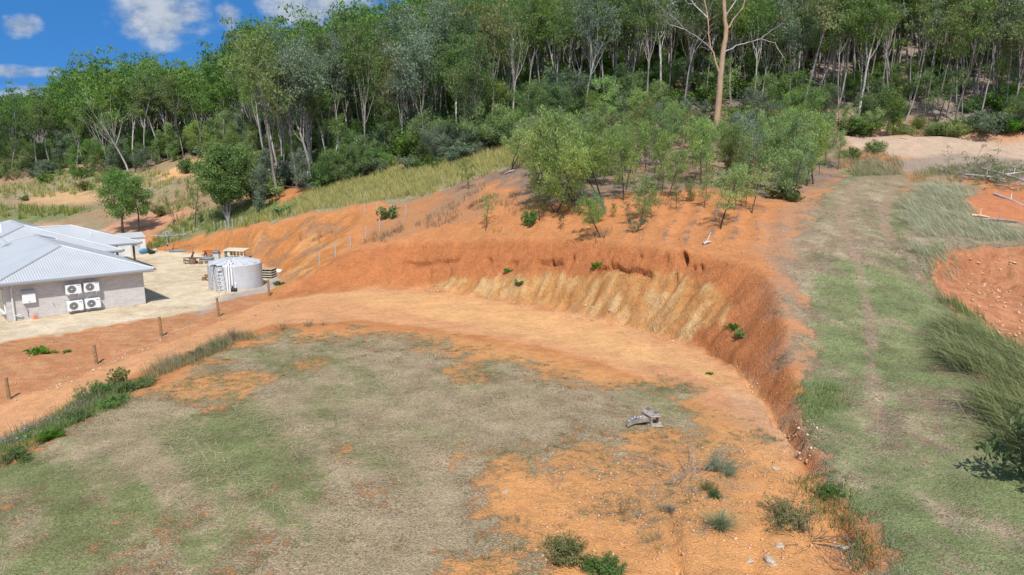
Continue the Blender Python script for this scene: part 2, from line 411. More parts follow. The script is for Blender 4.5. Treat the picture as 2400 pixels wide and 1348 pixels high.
# the hard pale layer low in the bank stands out in blocks, a dark ragged scarp between the two layers
WHITE = [(1000,668),(1050,655),(1120,652),(1200,642),(1300,640),(1400,645),(1500,642),(1580,640),(1640,655),(1690,690),(1720,720),(1690,760),(1640,770),(1610,800),(1500,775),(1400,752),(1300,728),(1150,702),(1020,682)]
white = poly_world(WHITE); sw = sdist(white) + .5*(fbm(ww*1.7, bt*3, 1, 3, 51)-.5)
inw = sstep(sw, -.12, .12)*inb
blk = vnoise(ww*1.9, bt*7, 61)
Z += inw*(np.abs(vnoise(ww*1.35, bt*1.6, 62)*2-1)*.30 + blk*.28 + (fbm(PX, PY, 1.6, 2, 63)-.5)*.25 - .24)
Z += inb*(fbm(PX, PY, 1.5, 2, 64)-.5)*.16
scarp = np.exp(-((bt-.60-.05*np.sin(ts*.9)-.1*(fbm(ts, ts*0, .7, 2, 66)-.5))/.035)**2)*sstep(vnoise(ts*.8, ts*0+3, 67), .35, .6)*inb*sstep(ts, 8, 11)*sstep(ts, 38, 33)
Z -= scarp*.12
q = np.array(W2('top')) ; DX, DY = np.zeros_like(Z), np.zeros_like(Z)
gy, gx = np.gradient(blur(Z, 30), GY, GX); gl = np.hypot(gx, gy) + 1e-6; gx, gy = gx/gl, gy/gl
DX += gx*scarp*.40; DY += gy*scarp*.40
for (hx, hy, r, dpt) in [(1598,606,.30,.8),(1604,618,.2,.5),(1500,604,.13,.4),(1560,612,.16,.35),(1340,612,.2,.4),(1622,632,.22,.35),(1430,618,.14,.3),(1640,630,.2,.35),(1290,618,.2,.25),(1050,640,.3,.25),(1005,645,.3,.25),(1580,652,.22,.3)]:
    hxw = ground_at(hx, hy); q = ((PX-hxw[0])/(r*.7))**2 + ((PY-hxw[1])/(r*1.2))**2
    q = np.exp(-q*(1 + .8*fbm(PX, PY, 4, 2, 70))); DX += gx*q*dpt*1.3; DY += gy*q*dpt*1.3; Z -= .25*dpt*q
# gully at the foot of the bank on the right, small wash lines, wheel tracks
def trench(line, width, depth, seed, jag=.25):
    global Z
    L = [ground_at(*p)[:2] for p in line]; xs = np.array(L)
    sel = (PX > xs[:,0].min()-2) & (PX < xs[:,0].max()+2) & (PY > xs[:,1].min()-2) & (PY < xs[:,1].max()+2)
    x, y = PX[sel], PY[sel]; d, s = ldist(L, x + jag*(fbm(x, y, 1.6, 3, seed)-.5)*2, y + jag*(fbm(x, y, 1.6, 3, seed+7)-.5)*2)
    Z[sel] -= depth*np.exp(-(d/width)**2)*(.55 + .9*vnoise(s*1.1, s*0, seed+2))
trench([(1640,790),(1700,835),(1735,862),(1762,900),(1800,935),(1832,985),(1858,1030),(1885,1075),(1900,1110)], .17, .42, 81)
trench([(1480,755),(1560,778),(1640,790)], .12, .12, 84)
trench([(1588,1200),(1580,1260),(1590,1345)], .12, .22, 90, .12)
trench([(1850,1200),(1780,1260),(1770,1345)], .12, .10, 92, .2)
for ln in ([(1960,1345),(2080,900),(2050,700),(1985,560),(1990,470)], [(2230,1345),(2200,1000),(2130,700),(2080,560),(2090,470)]):
    trench(ln, .45, .09, 95, .1)
# furrows raked along the upper slope
fur = sstep(np.hypot((PX-14)/9, (PY-44.5)/6.5), 1.0, .5)*sstep(-sb, 0, .6)
Z += fur*.07*np.sin((PX*.83 - PY*.30)*5.2 + 3*fbm(PX, PY, .3, 2, 99))
# clods in the pit, loose lumps below the banks
lump = np.maximum(sstep(spit, -6, -.5)*sstep(PX, 21.0, 23.0)*sstep(PY, 43, 41)*sstep(PY,29,32), 0)
Z += lump*((fbm(PX, PY, 1.3, 4, 101)-.45)*.5 + np.maximum(vnoise(PX*2.6, PY*2.6, 103)-.62, 0)*.8)
Z += near*(fbm(PX, PY, 1.8, 2, 105)-.5)*.05
# ------------------------------------------------------------------ ground cover zones (what the soil and turf are, in world outlines)
nz = fbm(PX, PY, .55, 5, 201); nf = fbm(PX, PY, 2.2, 4, 203); nb = fbm(PX, PY, .12, 3, 205)
def zone(pts, soft=.5, rag=1.6):
    s = sdist(poly_world(pts)) + rag*(nz-.5)*2 + rag*.35*(nf-.5)*2
    return sstep(s, -soft, soft)
ORANGE = np.array((.44,.190,.074)); RED = np.array((.47,.180,.068)); ROAD = np.array((.53,.275,.130)); PALE = np.array((.60,.345,.150)); CREAM = np.array((.58,.49,.345))
TAN = np.array((.52,.30,.11)); WHITEC = np.array((.66,.50,.32)); LITTER = np.array((.185,.145,.118)); BROWN = np.array((.37,.20,.105)); FLOOR = np.array((.175,.138,.112)); PINK = np.array((.50,.34,.235))
dirt = np.ones(PX.shape + (3,))*ORANGE
def paint(mask, c):
    global dirt
    dirt = dirt*(1-mask[..., None]) + mask[..., None]*np.asarray(c)
cover = np.zeros(PX.shape); green = np.full(PX.shape, .35)
def turf(mask, cov, grn=None):
    global cover, green
    cover = cover*(1-mask) + mask*cov
    if grn is not None: green = green*(1-mask) + mask*grn
# far and left country
far = sstep(PY + .35*PX, 100, 112); paint(far, BROWN)
left = sstep(-PX - .3*PY, 3, 10)*sstep(PY, 80, 90); paint(left, (.42,.25,.15)); turf(left, .50, .45)
FOREST = [(-400,455),(0,420),(150,402),(300,404),(430,368),(560,345),(640,450),(720,448),(800,428),(900,395),(1000,380),(1100,368),(1200,335),(1320,300),(1500,285),(1700,280),(1960,305),(2150,300),(2500,305),(2700,100)]
fl = [ground_at(*p)[:2] for p in FOREST[:-1]]; fl = sorted(fl)
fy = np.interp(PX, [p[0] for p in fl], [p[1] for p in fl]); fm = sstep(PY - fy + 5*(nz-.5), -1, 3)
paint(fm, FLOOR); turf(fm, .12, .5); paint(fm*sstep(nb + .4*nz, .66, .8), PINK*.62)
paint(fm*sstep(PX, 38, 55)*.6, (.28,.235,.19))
# yard, gravel, slope below the fence, road
slope = zone([(-200,950),(0,806),(230,768),(400,733),(530,700),(575,690),(620,700),(560,735),(450,780),(300,842),(150,895),(0,948),(-200,1000)], .3, .5)
paint(slope, (.40,.185,.085)); paint(slope*sstep(nf, .52, .62)*.5, (.46,.27,.14))
ym = zone(YARD, .5, 1.0); paint(ym, CREAM); paint(ym*sstep(nz, .48, .60)*.6, (.50,.39,.25)); paint(ym*sstep(nf, .52, .64)*.35, (.44,.36,.26)); turf(ym, .04, .5)
paint(zone([(470,735),(520,705),(620,685),(665,655),(640,640),(600,680),(540,690)], .6, .7), (.36,.31,.27))
roadm = zone([(-200,1000),(0,950),(150,897),(300,842),(450,780),(560,737),(640,705),(850,676),(1000,679),(1150,703),(1300,728),(1450,765),(1600,806),(1700,855),(1760,898),(1812,943),(1848,1012),(1880,1090),(1840,1130),(1700,1000),(1600,930),(1400,850),(1200,800),(1000,770),(850,752),(700,760),(640,762),(550,785),(450,822),(300,883),(150,953),(0,1033),(-200,1120)], .5, .8)
paint(roadm, ROAD)
paint(zone([(760,690),(850,684),(1000,690),(1200,716),(1420,770),(1560,815),(1700,880),(1740,930),(1600,890),(1400,825),(1200,780),(1000,740),(850,715)], 1.0, 1.4)*.75, PALE)
paint(zone([(1480,860),(1560,850),(1680,900),(1780,980),(1800,1050),(1740,1040),(1640,930)], .6, 1.0)*.6, (.43,.20,.105))
paint(zone([(1700,900),(1790,960),(1830,1040),(1790,1060),(1720,980)], .6, .8)*.45, (.45,.30,.20))
# cut banks
paint(inb*sstep(bt, .05, .2), RED*(.92)); paint(inb*sstep(nf, .5, .62)*.4, (.44,.165,.058)); paint(inb*sstep(bt, .86, .98)*.6, ORANGE)
paint(inb*sstep(ts, 30, 37)*sstep(bt,.1,.3)*.55, (.42,.165,.062))
strk = vnoise(ww*1.6, bt*2.6, 301); strk2 = vnoise(ww*3.4, bt*5, 303)
rk = fbm(PX, PY, 1.1, 4, 305); paint(inw*.85, (.47,.255,.095)); paint(inw*sstep(strk*.5 + strk2*.3 + rk*.3, .55, .68)*.55, (.56,.38,.18)); paint(inw*sstep(1-strk2*.5-.5*rk, .56, .66)*.6, (.40,.175,.06)); paint(inw*sstep(rk + .25*(blk-.5), .58, .68)*.45, (.60,.42,.22))
paint(inl, (.44,.185,.062)); paint(inl*sstep(fbm(PX, PY, .35, 4, 307), .50, .62)*.55, (.52,.29,.12)); paint(inl*sstep(fbm(PX, PY, .8, 3, 309), .54, .64)*.5, (.22,.15,.10))
# upper slope: leaf litter under the saplings
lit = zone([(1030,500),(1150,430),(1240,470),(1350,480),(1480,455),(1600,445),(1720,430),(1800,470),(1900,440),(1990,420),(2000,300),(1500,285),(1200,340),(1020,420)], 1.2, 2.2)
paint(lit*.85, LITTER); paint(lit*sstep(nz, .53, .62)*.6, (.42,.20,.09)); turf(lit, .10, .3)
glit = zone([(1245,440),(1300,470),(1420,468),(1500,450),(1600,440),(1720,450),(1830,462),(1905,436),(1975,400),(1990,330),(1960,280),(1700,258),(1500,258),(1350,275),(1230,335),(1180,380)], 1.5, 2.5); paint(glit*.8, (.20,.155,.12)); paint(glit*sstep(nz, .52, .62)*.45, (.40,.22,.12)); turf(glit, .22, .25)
paint(fur*sstep(np.sin((PX*.83 - PY*.30)*5.2 + 3*fbm(PX, PY, .3, 2, 99)) - 1.2*(nz-.35), .45, .8)*sstep(nf,.42,.55)*.75, (.17,.125,.10))
mid = zone([(930,480),(1100,430),(1200,460),(1120,520),(1000,545),(880,570),(870,540)], .8, 1.6)
turf(mid, .30, .12); paint(mid*.4, (.36,.19,.10))
# turf zones
hillg = zone([(560,530),(650,490),(760,440),(900,395),(1060,368),(1200,345),(1330,320),(1300,380),(1180,400),(1080,430),(980,465),(850,478),(720,502),(600,526)], .6, 1.6); turf(hillg, .80, .42); paint(hillg*.7, (.40,.24,.12))
turf(zone([(340,585),(420,500),(560,480),(640,470),(660,500),(600,528),(480,553)], .6, 1.2), .82, .6)
turf(zone([(-200,440),(0,440),(180,410),(400,400),(420,470),(350,440),(240,450),(100,460),(-100,470)], .8, 2.0), .85, .45)
turf(zone([(-200,520),(-100,488),(110,486),(200,495),(100,522),(-100,530)], .6, 1.0), .92, .75)
paint(zone([(230,545),(330,505),(470,490),(420,520),(330,545)], .6, 1.2), (.46,.24,.145)); turf(zone([(230,548),(330,500),(470,490),(430,522),(330,552)], .6, 1.2), .05)
cr = zone([(60,478),(100,455),(230,440),(240,470),(130,482)], .5, 1.0); paint(cr*.7, (.52,.34,.17)); turf(cr*.8, .2)
cr = zone([(350,420),(420,385),(500,365),(480,400),(400,425)], .6, 1.2); paint(cr, (.56,.32,.15)); turf(cr, .10)
# grassed pad
paint(zone([(-200,1130),(0,1085),(150,1005),(350,905),(560,803),(700,775),(900,770),(1200,800),(1500,880),(1700,960),(1830,1080),(1900,1150),(2010,1345),(2010,1500),(-200,1500)], 1.0, 1.6)*.85, (.53,.265,.100))
padm = zone([(-200,1140),(0,1090),(150,1008),(350,910),(480,848),(560,806),(680,786),(900,778),(1010,795),(1200,850),(1400,895),(1540,915),(1640,965),(1650,1010),(1520,1040),(1350,1040),(1200,1060),(1120,1100),(1120,1180),(1150,1345),(1150,1500),(-200,1500)], 2.0, 2.6)
turf(padm, .80, .36)
n3 = .5*fbm(PX*.8 + PY*.35, PY*.8 - PX*.5, .28, 4, 207) + .5*fbm(PX*.79 + PY*.61, (PY*.79 - PX*.61)*.16, .9, 4, 208); n3 = (n3-.5)*1.35 + .5
gm = zone([(-100,1180),(250,960),(420,960),(600,960),(800,1020),(860,1100),(700,1250),(500,1350),(-100,1400)], 3.0, 3.5); turf(gm, .86, .56); green += gm*(n3-.5)*1.1
turf(zone([(150,1010),(500,900),(560,940),(380,1010),(150,1110)], .8, 1.0)*.6, .93, .35)
turf(zone([(850,860),(1100,930),(1380,950),(1350,1020),(1000,1010),(850,950)], 1.0, 2.0), .82, .20)
turf(zone([(900,1200),(1100,1050),(1140,1340),(800,1345)], 1.2, 2.0), .82, .10)
for b, c in (([(350,905),(420,880),(540,868),(640,866),(690,880),(610,915),(540,945),(420,955)], .30), ([(1040,830),(1130,850),(1135,890),(1060,900)], .30), ([(640,850),(740,838),(780,850),(740,880),(660,870)], .5),
             ([(770,1040),(830,1035),(820,1085),(780,1085)], .4), ([(430,940),(520,930),(540,965),(450,975)], .45)):
    bm_ = zone(b, .5, .9); turf(bm_, c)
green += padm*(n3-.5)*.8; cover += padm*(nb-.5)*.5 + padm*(n3-.5)*.35 + padm*(nf-.5)*.35
frg = zone([(850,765),(1010,790),(1200,835),(1420,880),(1580,905),(1690,960),(1660,1030),(1560,1075),(1300,1080),(1180,1180),(1250,1250),(1330,1345),(1150,1345),(1100,1100),(1250,1000),(1000,850)], 1.5, 3.0)*(1-.7*padm); turf(frg, .46, .3)
turf(zone([(1350,1080),(1500,1060),(1720,1060),(1780,1130),(1700,1250),(1520,1240),(1350,1200)], .8, 2.0), .34, .2)
# grass track on the right
trk = zone([(2065,1400),(2010,1240),(1955,1130),(1905,1060),(1870,960),(1862,880),(1875,760),(1850,640),(1850,540),(1900,480),(1960,430),(1985,380),(2080,370),(2130,420),(2150,560),(2190,640),(2245,740),(2335,880),(2440,1050),(2560,1180),(2640,1400)], .7, 1.3)
turf(trk, .76, .64); paint(trk*.85, (.34,.25,.17)); green += trk*(n3-.5)*1.3; cover += trk*((nb-.5)*.3 + (n3-.5)*.35 + (nf-.5)*.3)
edge = zone([(1848,850),(1800,640),(1780,560),(1850,460),(1930,430),(1900,520),(1890,640),(1905,760),(1890,860)], .8, 1.4); paint(edge*.6, (.36,.22,.14)); turf(edge*.7, .42, .15)
upg = zone([(1870,540),(1950,430),(2100,400),(2110,470),(2060,560),(1940,600)], 1.0, 1.5); turf(upg*.7, .55, .2)
for ln, wd in (([(1985,560),(1975,500),(2000,440),(2050,410)], .55), ([(2085,560),(2070,500),(2090,440),(2100,410)], .55), ([(2060,1000),(2045,880),(2040,760),(2020,650),(1985,560)], .38), ([(2190,700),(2150,640),(2110,590),(2085,560)], .35)):
    L = [ground_at(*p)[:2] for p in ln]; d, s = ldist(L, PX, PY); mk = sstep(d + .5*(nf-.5), wd, wd*.4); turf(mk*.65, .34, .25); paint(mk*.7, (.33,.235,.165))
turf(zone([(1865,900),(1960,890),(1980,960),(1900,990)], .5, .8), .95, .9)
turf(zone([(2010,1180),(2090,1150),(2200,1345),(2080,1345)], .7, 1.2), .95, .95)
# right hand earthworks
paint(sstep(scut, -.5, .2), (.56,.33,.22)); turf(sstep(scut, -.8, 0), .02)
paint(sstep(scut, -2.6, -.6)*(1-sstep(scut, -.4, .1))*sstep(nf, .42, .6)*.5, (.14,.10,.08))
paint(zone([(1980,320),(2500,325),(2500,380),(2200,380),(1990,350)], .4, .5), (.42,.31,.225)); paint(zone([(2080,378),(2250,360),(2500,385),(2500,440),(2300,420),(2150,410)], .7, 1.0), (.29,.225,.175)); turf(zone([(1960,318),(2500,325),(2500,420),(2200,400),(1990,372)], .5, .6), .08, .2)
rbz = zone([(2120,430),(2200,410),(2290,440),(2420,530),(2420,580),(2260,585),(2200,600),(2160,640),(2135,580)], .5, .8); paint(rbz*.9, (.34,.26,.17)); turf(rbz, .72, .30)
pm = zone([(2200,600),(2330,580),(2500,575),(2500,830),(2400,805),(2300,790),(2240,720),(2195,660)], .5, .7); paint(pm, (.41,.19,.095)); turf(pm, .02); paint(pm*sstep(nf, .48, .6)*.7, (.33,.135,.065))
rp = zone([(2260,470),(2300,445),(2500,460),(2500,520),(2380,520),(2290,510)], .5, .7); paint(rp, (.42,.165,.075)); turf(rp, .05)
cover = np.clip(cover + (nz-.5)*.12, 0, 1); green = np.clip(green + (nz-.5)*.25, 0, 1)
cover *= 1 - .9*np.clip(inb*(1-edge), 0, 1); cover *= 1 - .7*inl
FOUNDATION = None

def ground_material():
    t = mat_new('soil_and_turf'); t.p.inputs['Roughness'].default_value = .95; t.p.inputs['Specular IOR Level'].default_value = .12
    pos = t.new('ShaderNodeNewGeometry').outputs['Position']
    d = t.attr('dirt').outputs['Color']; mk = t.new('ShaderNodeSeparateColor'); t.l.new(t.attr('mask').outputs['Color'], mk.inputs[0])
    cov, grn, rock = mk.outputs[0], mk.outputs[1], mk.outputs[2]
    a = t.noise(pos, .7, 6, .6); b = t.noise(pos, 3.2, 5, .65); c = t.noise(pos, 16, 4, .65)
    v = t.voro(pos, 9.0); v2 = t.voro(pos, 22.0); vc = t.new('ShaderNodeSeparateColor'); t.l.new(v.outputs['Color'], vc.inputs[0]); vc2 = t.new('ShaderNodeSeparateColor'); t.l.new(v2.outputs['Color'], vc2.inputs[0])
    lum = t.add(t.add(t.mul(a, .7), t.mul(b, .8)), t.add(t.mul(c, .9), -.17))
    dc = t.mix(1.0, d, t.grey(lum), 'MULTIPLY')
    dc = t.mix(t.mul(t.step(b, .5, .72), .35), dc, t.mix(1.0, dc, (1.12, .92, .78), 'MULTIPLY'))
    # stones: pale and dark pebbles lying in the soil
    peb = t.mul(t.step(v2.outputs['Distance'], .42, .25), t.step(vc2.outputs[0], .80, .83))
    dc = t.mix(t.mul(peb, .5), dc, t.mix(.45, t.mix(1.0, dc, (1.7, 1.8, 2.0), 'MULTIPLY'), (.5, .38, .26)))
    dk = t.mul(t.step(v.outputs['Distance'], .45, .2), t.step(vc.outputs[1], .80, .84))
    dc = t.mix(t.mul(dk, .30), dc, t.mix(1.0, dc, (.50, .45, .42), 'MULTIPLY'))
    g1 = t.step(t.add(grn, t.add(t.mul(t.sub(b, .5), 1.2), t.mul(t.sub(c, .5), 1.0))), .30, .72)
    dry = t.mix(t.step(c, .35, .65), (.20, .155, .095), (.40, .33, .225)); gr = t.mix(t.step(c, .35, .68), (.09, .125, .046), (.22, .255, .115))
    gc = t.mix(g1, dry, gr); gc = t.mix(1.0, gc, t.grey(t.add(.28, t.mul(a, 1.4))), 'MULTIPLY')
    f = t.step(t.add(cov, t.add(t.mul(t.sub(a, .5), .9), t.add(t.mul(t.sub(b, .5), 1.3), t.mul(t.sub(c, .5), 1.1)))), .38, .62)
    t.put(t.p.inputs['Base Color'], t.mix(t.mul(f, .93), dc, gc))
    h = t.add(t.add(t.mul(c, .8), t.mul(b, 1.2)), t.add(t.mul(t.sub(1.0, v2.outputs['Distance']), .45), t.mul(f, .5)))
    bn = t.bump(h, .9, .06)
    rh = t.add(t.noise(pos, 4.0, 6, .7), t.mul(v.outputs['Distance'], .5)); t.put(t.p.inputs['Normal'], t.bump(rh, t.mul(rock, .8), .09, bn))
    return t.m
idx = np.arange(NX*NY).reshape(NY, NX)
F = np.stack([idx[:-1,:-1], idx[:-1,1:], idx[1:,1:], idx[1:,:-1]], -1).reshape(-1, 4)
one = np.ones(PX.size)
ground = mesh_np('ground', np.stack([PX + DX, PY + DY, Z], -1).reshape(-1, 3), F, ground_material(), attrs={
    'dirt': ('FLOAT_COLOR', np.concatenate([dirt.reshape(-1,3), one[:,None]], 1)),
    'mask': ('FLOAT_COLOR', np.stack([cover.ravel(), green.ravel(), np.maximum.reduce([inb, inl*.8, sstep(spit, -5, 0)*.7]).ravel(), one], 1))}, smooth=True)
tag(ground, kind='structure')
# ------------------------------------------------------------------ trees
def leaf_material(name, c0, c1, c2, trans=.3, sat_var=.5):
    t = mat_new(name); t.n.remove(t.p)
    ti = t.attr('tint').outputs['Fac']; oi = t.new('ShaderNodeObjectInfo')
    r = t.new('ShaderNodeValToRGB'); r.color_ramp.elements[0].color = (*c0, 1); r.color_ramp.elements[1].color = (*c2, 1); e = r.color_ramp.elements.new(.5); e.color = (*c1, 1)
    t.l.new(ti, r.inputs[0])
    hs = t.new('ShaderNodeHueSaturation'); t.l.new(r.outputs[0], hs.inputs['Color'])
    t.put(hs.inputs['Hue'], t.add(.5, t.mul(t.sub(oi.outputs['Random'], .5), .035*sat_var*2)))
    rr = t.math('FRACT', t.mul(oi.outputs['Random'], 7.31)); t.put(hs.inputs['Value'], t.add(.85, t.mul(rr, .5)))
    r3 = t.math('FRACT', t.mul(oi.outputs['Random'], 23.7)); t.put(hs.inputs['Saturation'], t.add(.88, t.mul(r3, .35)))
    p = t.new('ShaderNodeBsdfPrincipled'); p.inputs['Roughness'].default_value = .55; p.inputs['Specular IOR Level'].default_value = .25
    t.l.new(hs.outputs[0], p.inputs['Base Color'])
    tr = t.new('ShaderNodeBsdfTranslucent'); t.put(tr.inputs[0], t.mix(1.0, hs.outputs[0], (1.25, 1.3, .7), 'MULTIPLY'))
    mx = t.new('ShaderNodeMixShader'); mx.inputs[0].default_value = trans
    t.l.new(p.outputs[0], mx.inputs[1]); t.l.new(tr.outputs[0], mx.inputs[2]); t.l.new(mx.outputs[0], t.out.inputs[0])
    return t.m
def bark_material(name, c0, c1, c2, stretch=(3, 3, .7)):
    t = mat_new(name); v = t.scale(t.new('ShaderNodeTexCoord').outputs['Object'], stretch)
    n = t.noise(v, 1.6, 5, .65); n2 = t.noise(v, 7, 4, .6)
    oi = t.new('ShaderNodeObjectInfo')
    c = t.mix(t.step(n, .38, .62), c0, c1); c = t.mix(t.step(n2, .56, .7), c, c2)
    t.put(t.p.inputs['Base Color'], t.mix(1.0, c, t.grey(t.add(.75, t.mul(oi.outputs['Random'], .5))), 'MULTIPLY'))
    t.p.inputs['Roughness'].default_value = .85; t.p.inputs['Specular IOR Level'].default_value = .2
    t.put(t.p.inputs['Normal'], t.bump(n2, .6, .03))
    return t.m
M_LEAF = leaf_material('gum_leaves', (.066,.122,.042), (.152,.232,.074), (.265,.340,.120), .48)
M_LEAFD = leaf_material('dark_leaves', (.052,.105,.046), (.118,.190,.074), (.210,.285,.110), .46)
M_WATTLE = leaf_material('wattle_leaves', (.135,.205,.090), (.245,.335,.140), (.360,.420,.185), .50)
M_SHRUB = leaf_material('shrub_leaves', (.055,.105,.042), (.125,.195,.066), (.215,.285,.100), .38)
M_OLIVE = leaf_material('olive_leaves', (.095,.105,.045), (.180,.190,.075), (.275,.270,.115), .38)
M_LUSH = leaf_material('lush_leaves', (.070,.140,.045), (.165,.275,.085), (.280,.390,.135), .42, .2)
M_BRIGHT = leaf_material('bright_leaves', (.045,.110,.025), (.100,.200,.040), (.180,.290,.070))
M_BLUELEAF = leaf_material('silver_leaves', (.080,.120,.088), (.165,.220,.155), (.260,.310,.215), .38)
M_PALEBARK = bark_material('pale_gum_bark', (.34,.315,.29), (.48,.46,.43), (.20,.17,.15))
M_GREYBARK = bark_material('grey_gum_bark', (.22,.20,.18), (.34,.31,.28), (.13,.115,.10))
M_DARKBARK = bark_material('dark_bark', (.055,.046,.040), (.10,.085,.075), (.035,.03,.028))
M_TANBARK = bark_material('tan_peeling_bark', (.46,.29,.17), (.56,.40,.27), (.36,.33,.30))
M_DEADTWIG = bark_material('dead_twigs', (.22,.18,.155), (.33,.29,.26), (.13,.11,.10))

def unit(v):
    return v/(np.linalg.norm(v) + 1e-9)
class Skel:
    def __init__(s, seed): s.rng = np.random.default_rng(seed); s.br = []; s.tips = []
    def limb(s, p, d, L, r0, r1, n=5, wob=.12, up=.05, side=None):
        pts = [np.array(p, float)]; d = unit(np.array(d, float)); dirs = [d]
        for k in range(n):
            d = unit(d + s.rng.normal(0, wob, 3) + np.array((0, 0, up)))
            pts.append(pts[-1] + d*L/n); dirs.append(d)
        s.br.append((np.array(pts), np.linspace(r0, r1, n+1))); return pts, dirs
    def fan(s, d, ang):
        a = s.rng.normal(0, 1, 3); a = unit(a - d*np.dot(a, d)); t = ang*s.rng.uniform(.75, 1.25)
        return unit(d*math.cos(t) + a*math.sin(t))
def tubes(br, sides=(7, 5, 4)):
    V, F, o = [], [], 0
    for pts, rad in br:
        n = sides[0] if rad[0] > .12 else sides[1] if rad[0] > .04 else sides[2]
        d = np.gradient(pts, axis=0); d /= np.linalg.norm(d, axis=1)[:, None] + 1e-9
        ref = np.array((.3, .9, .1)) if abs(d[0][2]) > .7 else np.array((0, 0, 1.))
        a = np.cross(d, ref); a /= np.linalg.norm(a, axis=1)[:, None] + 1e-9; b = np.cross(d, a)
        th = np.arange(n)*2*np.pi/n
        ring = pts[:, None] + (a[:, None]*np.cos(th)[None, :, None] + b[:, None]*np.sin(th)[None, :, None])*np.asarray(rad)[:, None, None]
        V.append(ring.reshape(-1, 3)); m = len(pts)
        i, q = np.meshgrid(np.arange(m-1), np.arange(n), indexing='ij')
        A = o + i*n + q; B = o + i*n + (q+1) % n
        F.append(np.stack([A, B, B+n, A+n], -1).reshape(-1, 4)); o += m*n
    return np.concatenate(V), np.concatenate(F)
def leaves(rng, tips, per, rad, L, W, droop=.5, flat=.6, tintvar=.16):
    """leaf sprays as slim diamonds scattered through every clump"""
    tips = np.asarray(tips); n = len(tips)*per
    ctr = np.repeat(tips[:, :3], per, 0); sc = np.repeat(tips[:, 3], per)
    off = rng.normal(0, 1, (n, 3)); off /= np.linalg.norm(off, axis=1)[:, None]; off *= (rng.random(n)**.45)[:, None]*rad*sc[:, None]
    off[:, 2] *= flat
    c = ctr + off
    a = rng.normal(0, 1, (n, 3)); a[:, 2] -= droop; a /= np.linalg.norm(a, axis=1)[:, None]
    b = np.cross(a, rng.normal(0, 1, (n, 3))); b /= np.linalg.norm(b, axis=1)[:, None] + 1e-9
    s = rng.uniform(.6, 1.4, n)[:, None]
    V = np.stack([c - a*L*s/2, c + b*W*s/2, c + a*L*s/2, c - b*W*s/2], 1).reshape(-1, 3)
    t = np.clip(np.repeat(rng.normal(.5, .16, len(tips)), per) + rng.normal(0, tintvar, n), 0, 1)
    return V, np.arange(4*n).reshape(-1, 4), np.repeat(t, 4)

def gum(seed, h=15., r=.24, fork=.45, nmain=4, spread=.55, crown=1.0, per=62, cards=(.34, .13), rad=1.05, lean=.05, sub=3, sparse=1.0, wob=.06):
    s = Skel(seed); g = s.rng
    lean_d = np.array((g.normal(0, lean), g.normal(0, lean), 1))
    pts, dr = s.limb((0, 0, -.4), lean_d, h*fork+.4, r*1.15, r*.72, 7, wob, .03)
    top, td = pts[-1], dr[-1]
    for k in range(nmain):
        st = top if k < 2 else np.array(pts[-2]) if k < 4 else np.array(pts[-3])
        d = s.fan(td, spread*(.45 if k == 0 else 1.0)); d[2] = abs(d[2])*.8 + .35
        L = h*(1-fork)*g.uniform(.62, .82)*(1.05 if k == 0 else .85)
        p2, d2 = s.limb(st, d, L, r*.46, r*.12, 6, .10, .10)
        for q in range(sub):
            i = int(g.integers(2, 6)) if q else 6
            e = s.fan(d2[i], .65); e[2] += .15
            p3, d3 = s.limb(p2[i], e, L*g.uniform(.28, .5), r*.16, r*.05, 4, .16, .08)
            for u in range(2):
                if g.random() < sparse:
                    j = 4 if u == 0 else int(g.integers(2, 4)); f = s.fan(d3[j], .8); Lt = g.uniform(.5, 1.1)*crown
                    p4, _ = s.limb(p3[j], f, Lt, r*.05, .008, 3, .2, .1)
                    s.tips.append((*p4[-1], g.uniform(.75, 1.3)*crown))
                    if u == 0: s.tips.append((*p3[3], g.uniform(.55, .9)*crown))
    tV, tF = tubes(s.br); lv = leaves(g, s.tips, per, rad, *cards, droop=.8, flat=.62)
    return tV, tF, lv
def sapling(seed, h=4.5, r=.045, base=.25, nb=16, per=46, cards=(.17, .045), rad=.42, width=.30, lean=.10, stems=1, shape='oval'):
    s = Skel(seed); g = s.rng
    for q in range(stems):
        ln = lean*(2.2 if stems > 1 else 1)
        pts, dr = s.limb((g.normal(0, .06)*(stems > 1), g.normal(0, .06)*(stems > 1), -.15), (g.normal(0, ln), g.normal(0, ln), 1), h+.15, r*1.2, .010, 8, .07, .05)
        s.tips.append((*pts[-1], .75))
        for k in range(nb):
            t = base + (1-base)*(k+.6)/nb*.97; x = t*8; i = min(int(x), 7); p = np.array(pts[i])*(1-(x-i)) + np.array(pts[i+1])*(x-i)
            u = (t-base)/(1-base); prof = (math.sin(math.pi*min(1, .12+u*.86))**.7 if shape == 'oval' else (1-u)**.6*min(1, .3+3*u))
            az = 2.4*k + g.uniform(-.4, .4); d = np.array((math.cos(az), math.sin(az), g.uniform(.3, .9)))
            L = h*width*prof*g.uniform(.7, 1.2)
            p2, d2 = s.limb(p, d, L, r*.35, .006, 4, .12, .02)
            s.tips += [(*p2[-1], g.uniform(.7, 1.15)), (*p2[2], g.uniform(.6, .95))]
            s.tips.append((*(p2[3] + g.normal(0, .2, 3)), g.uniform(.5, .9)))
    tV, tF = tubes(s.br, (6, 5, 3)); return tV, tF, leaves(g, s.tips, per, rad, *cards, droop=1.3, flat=1.15)
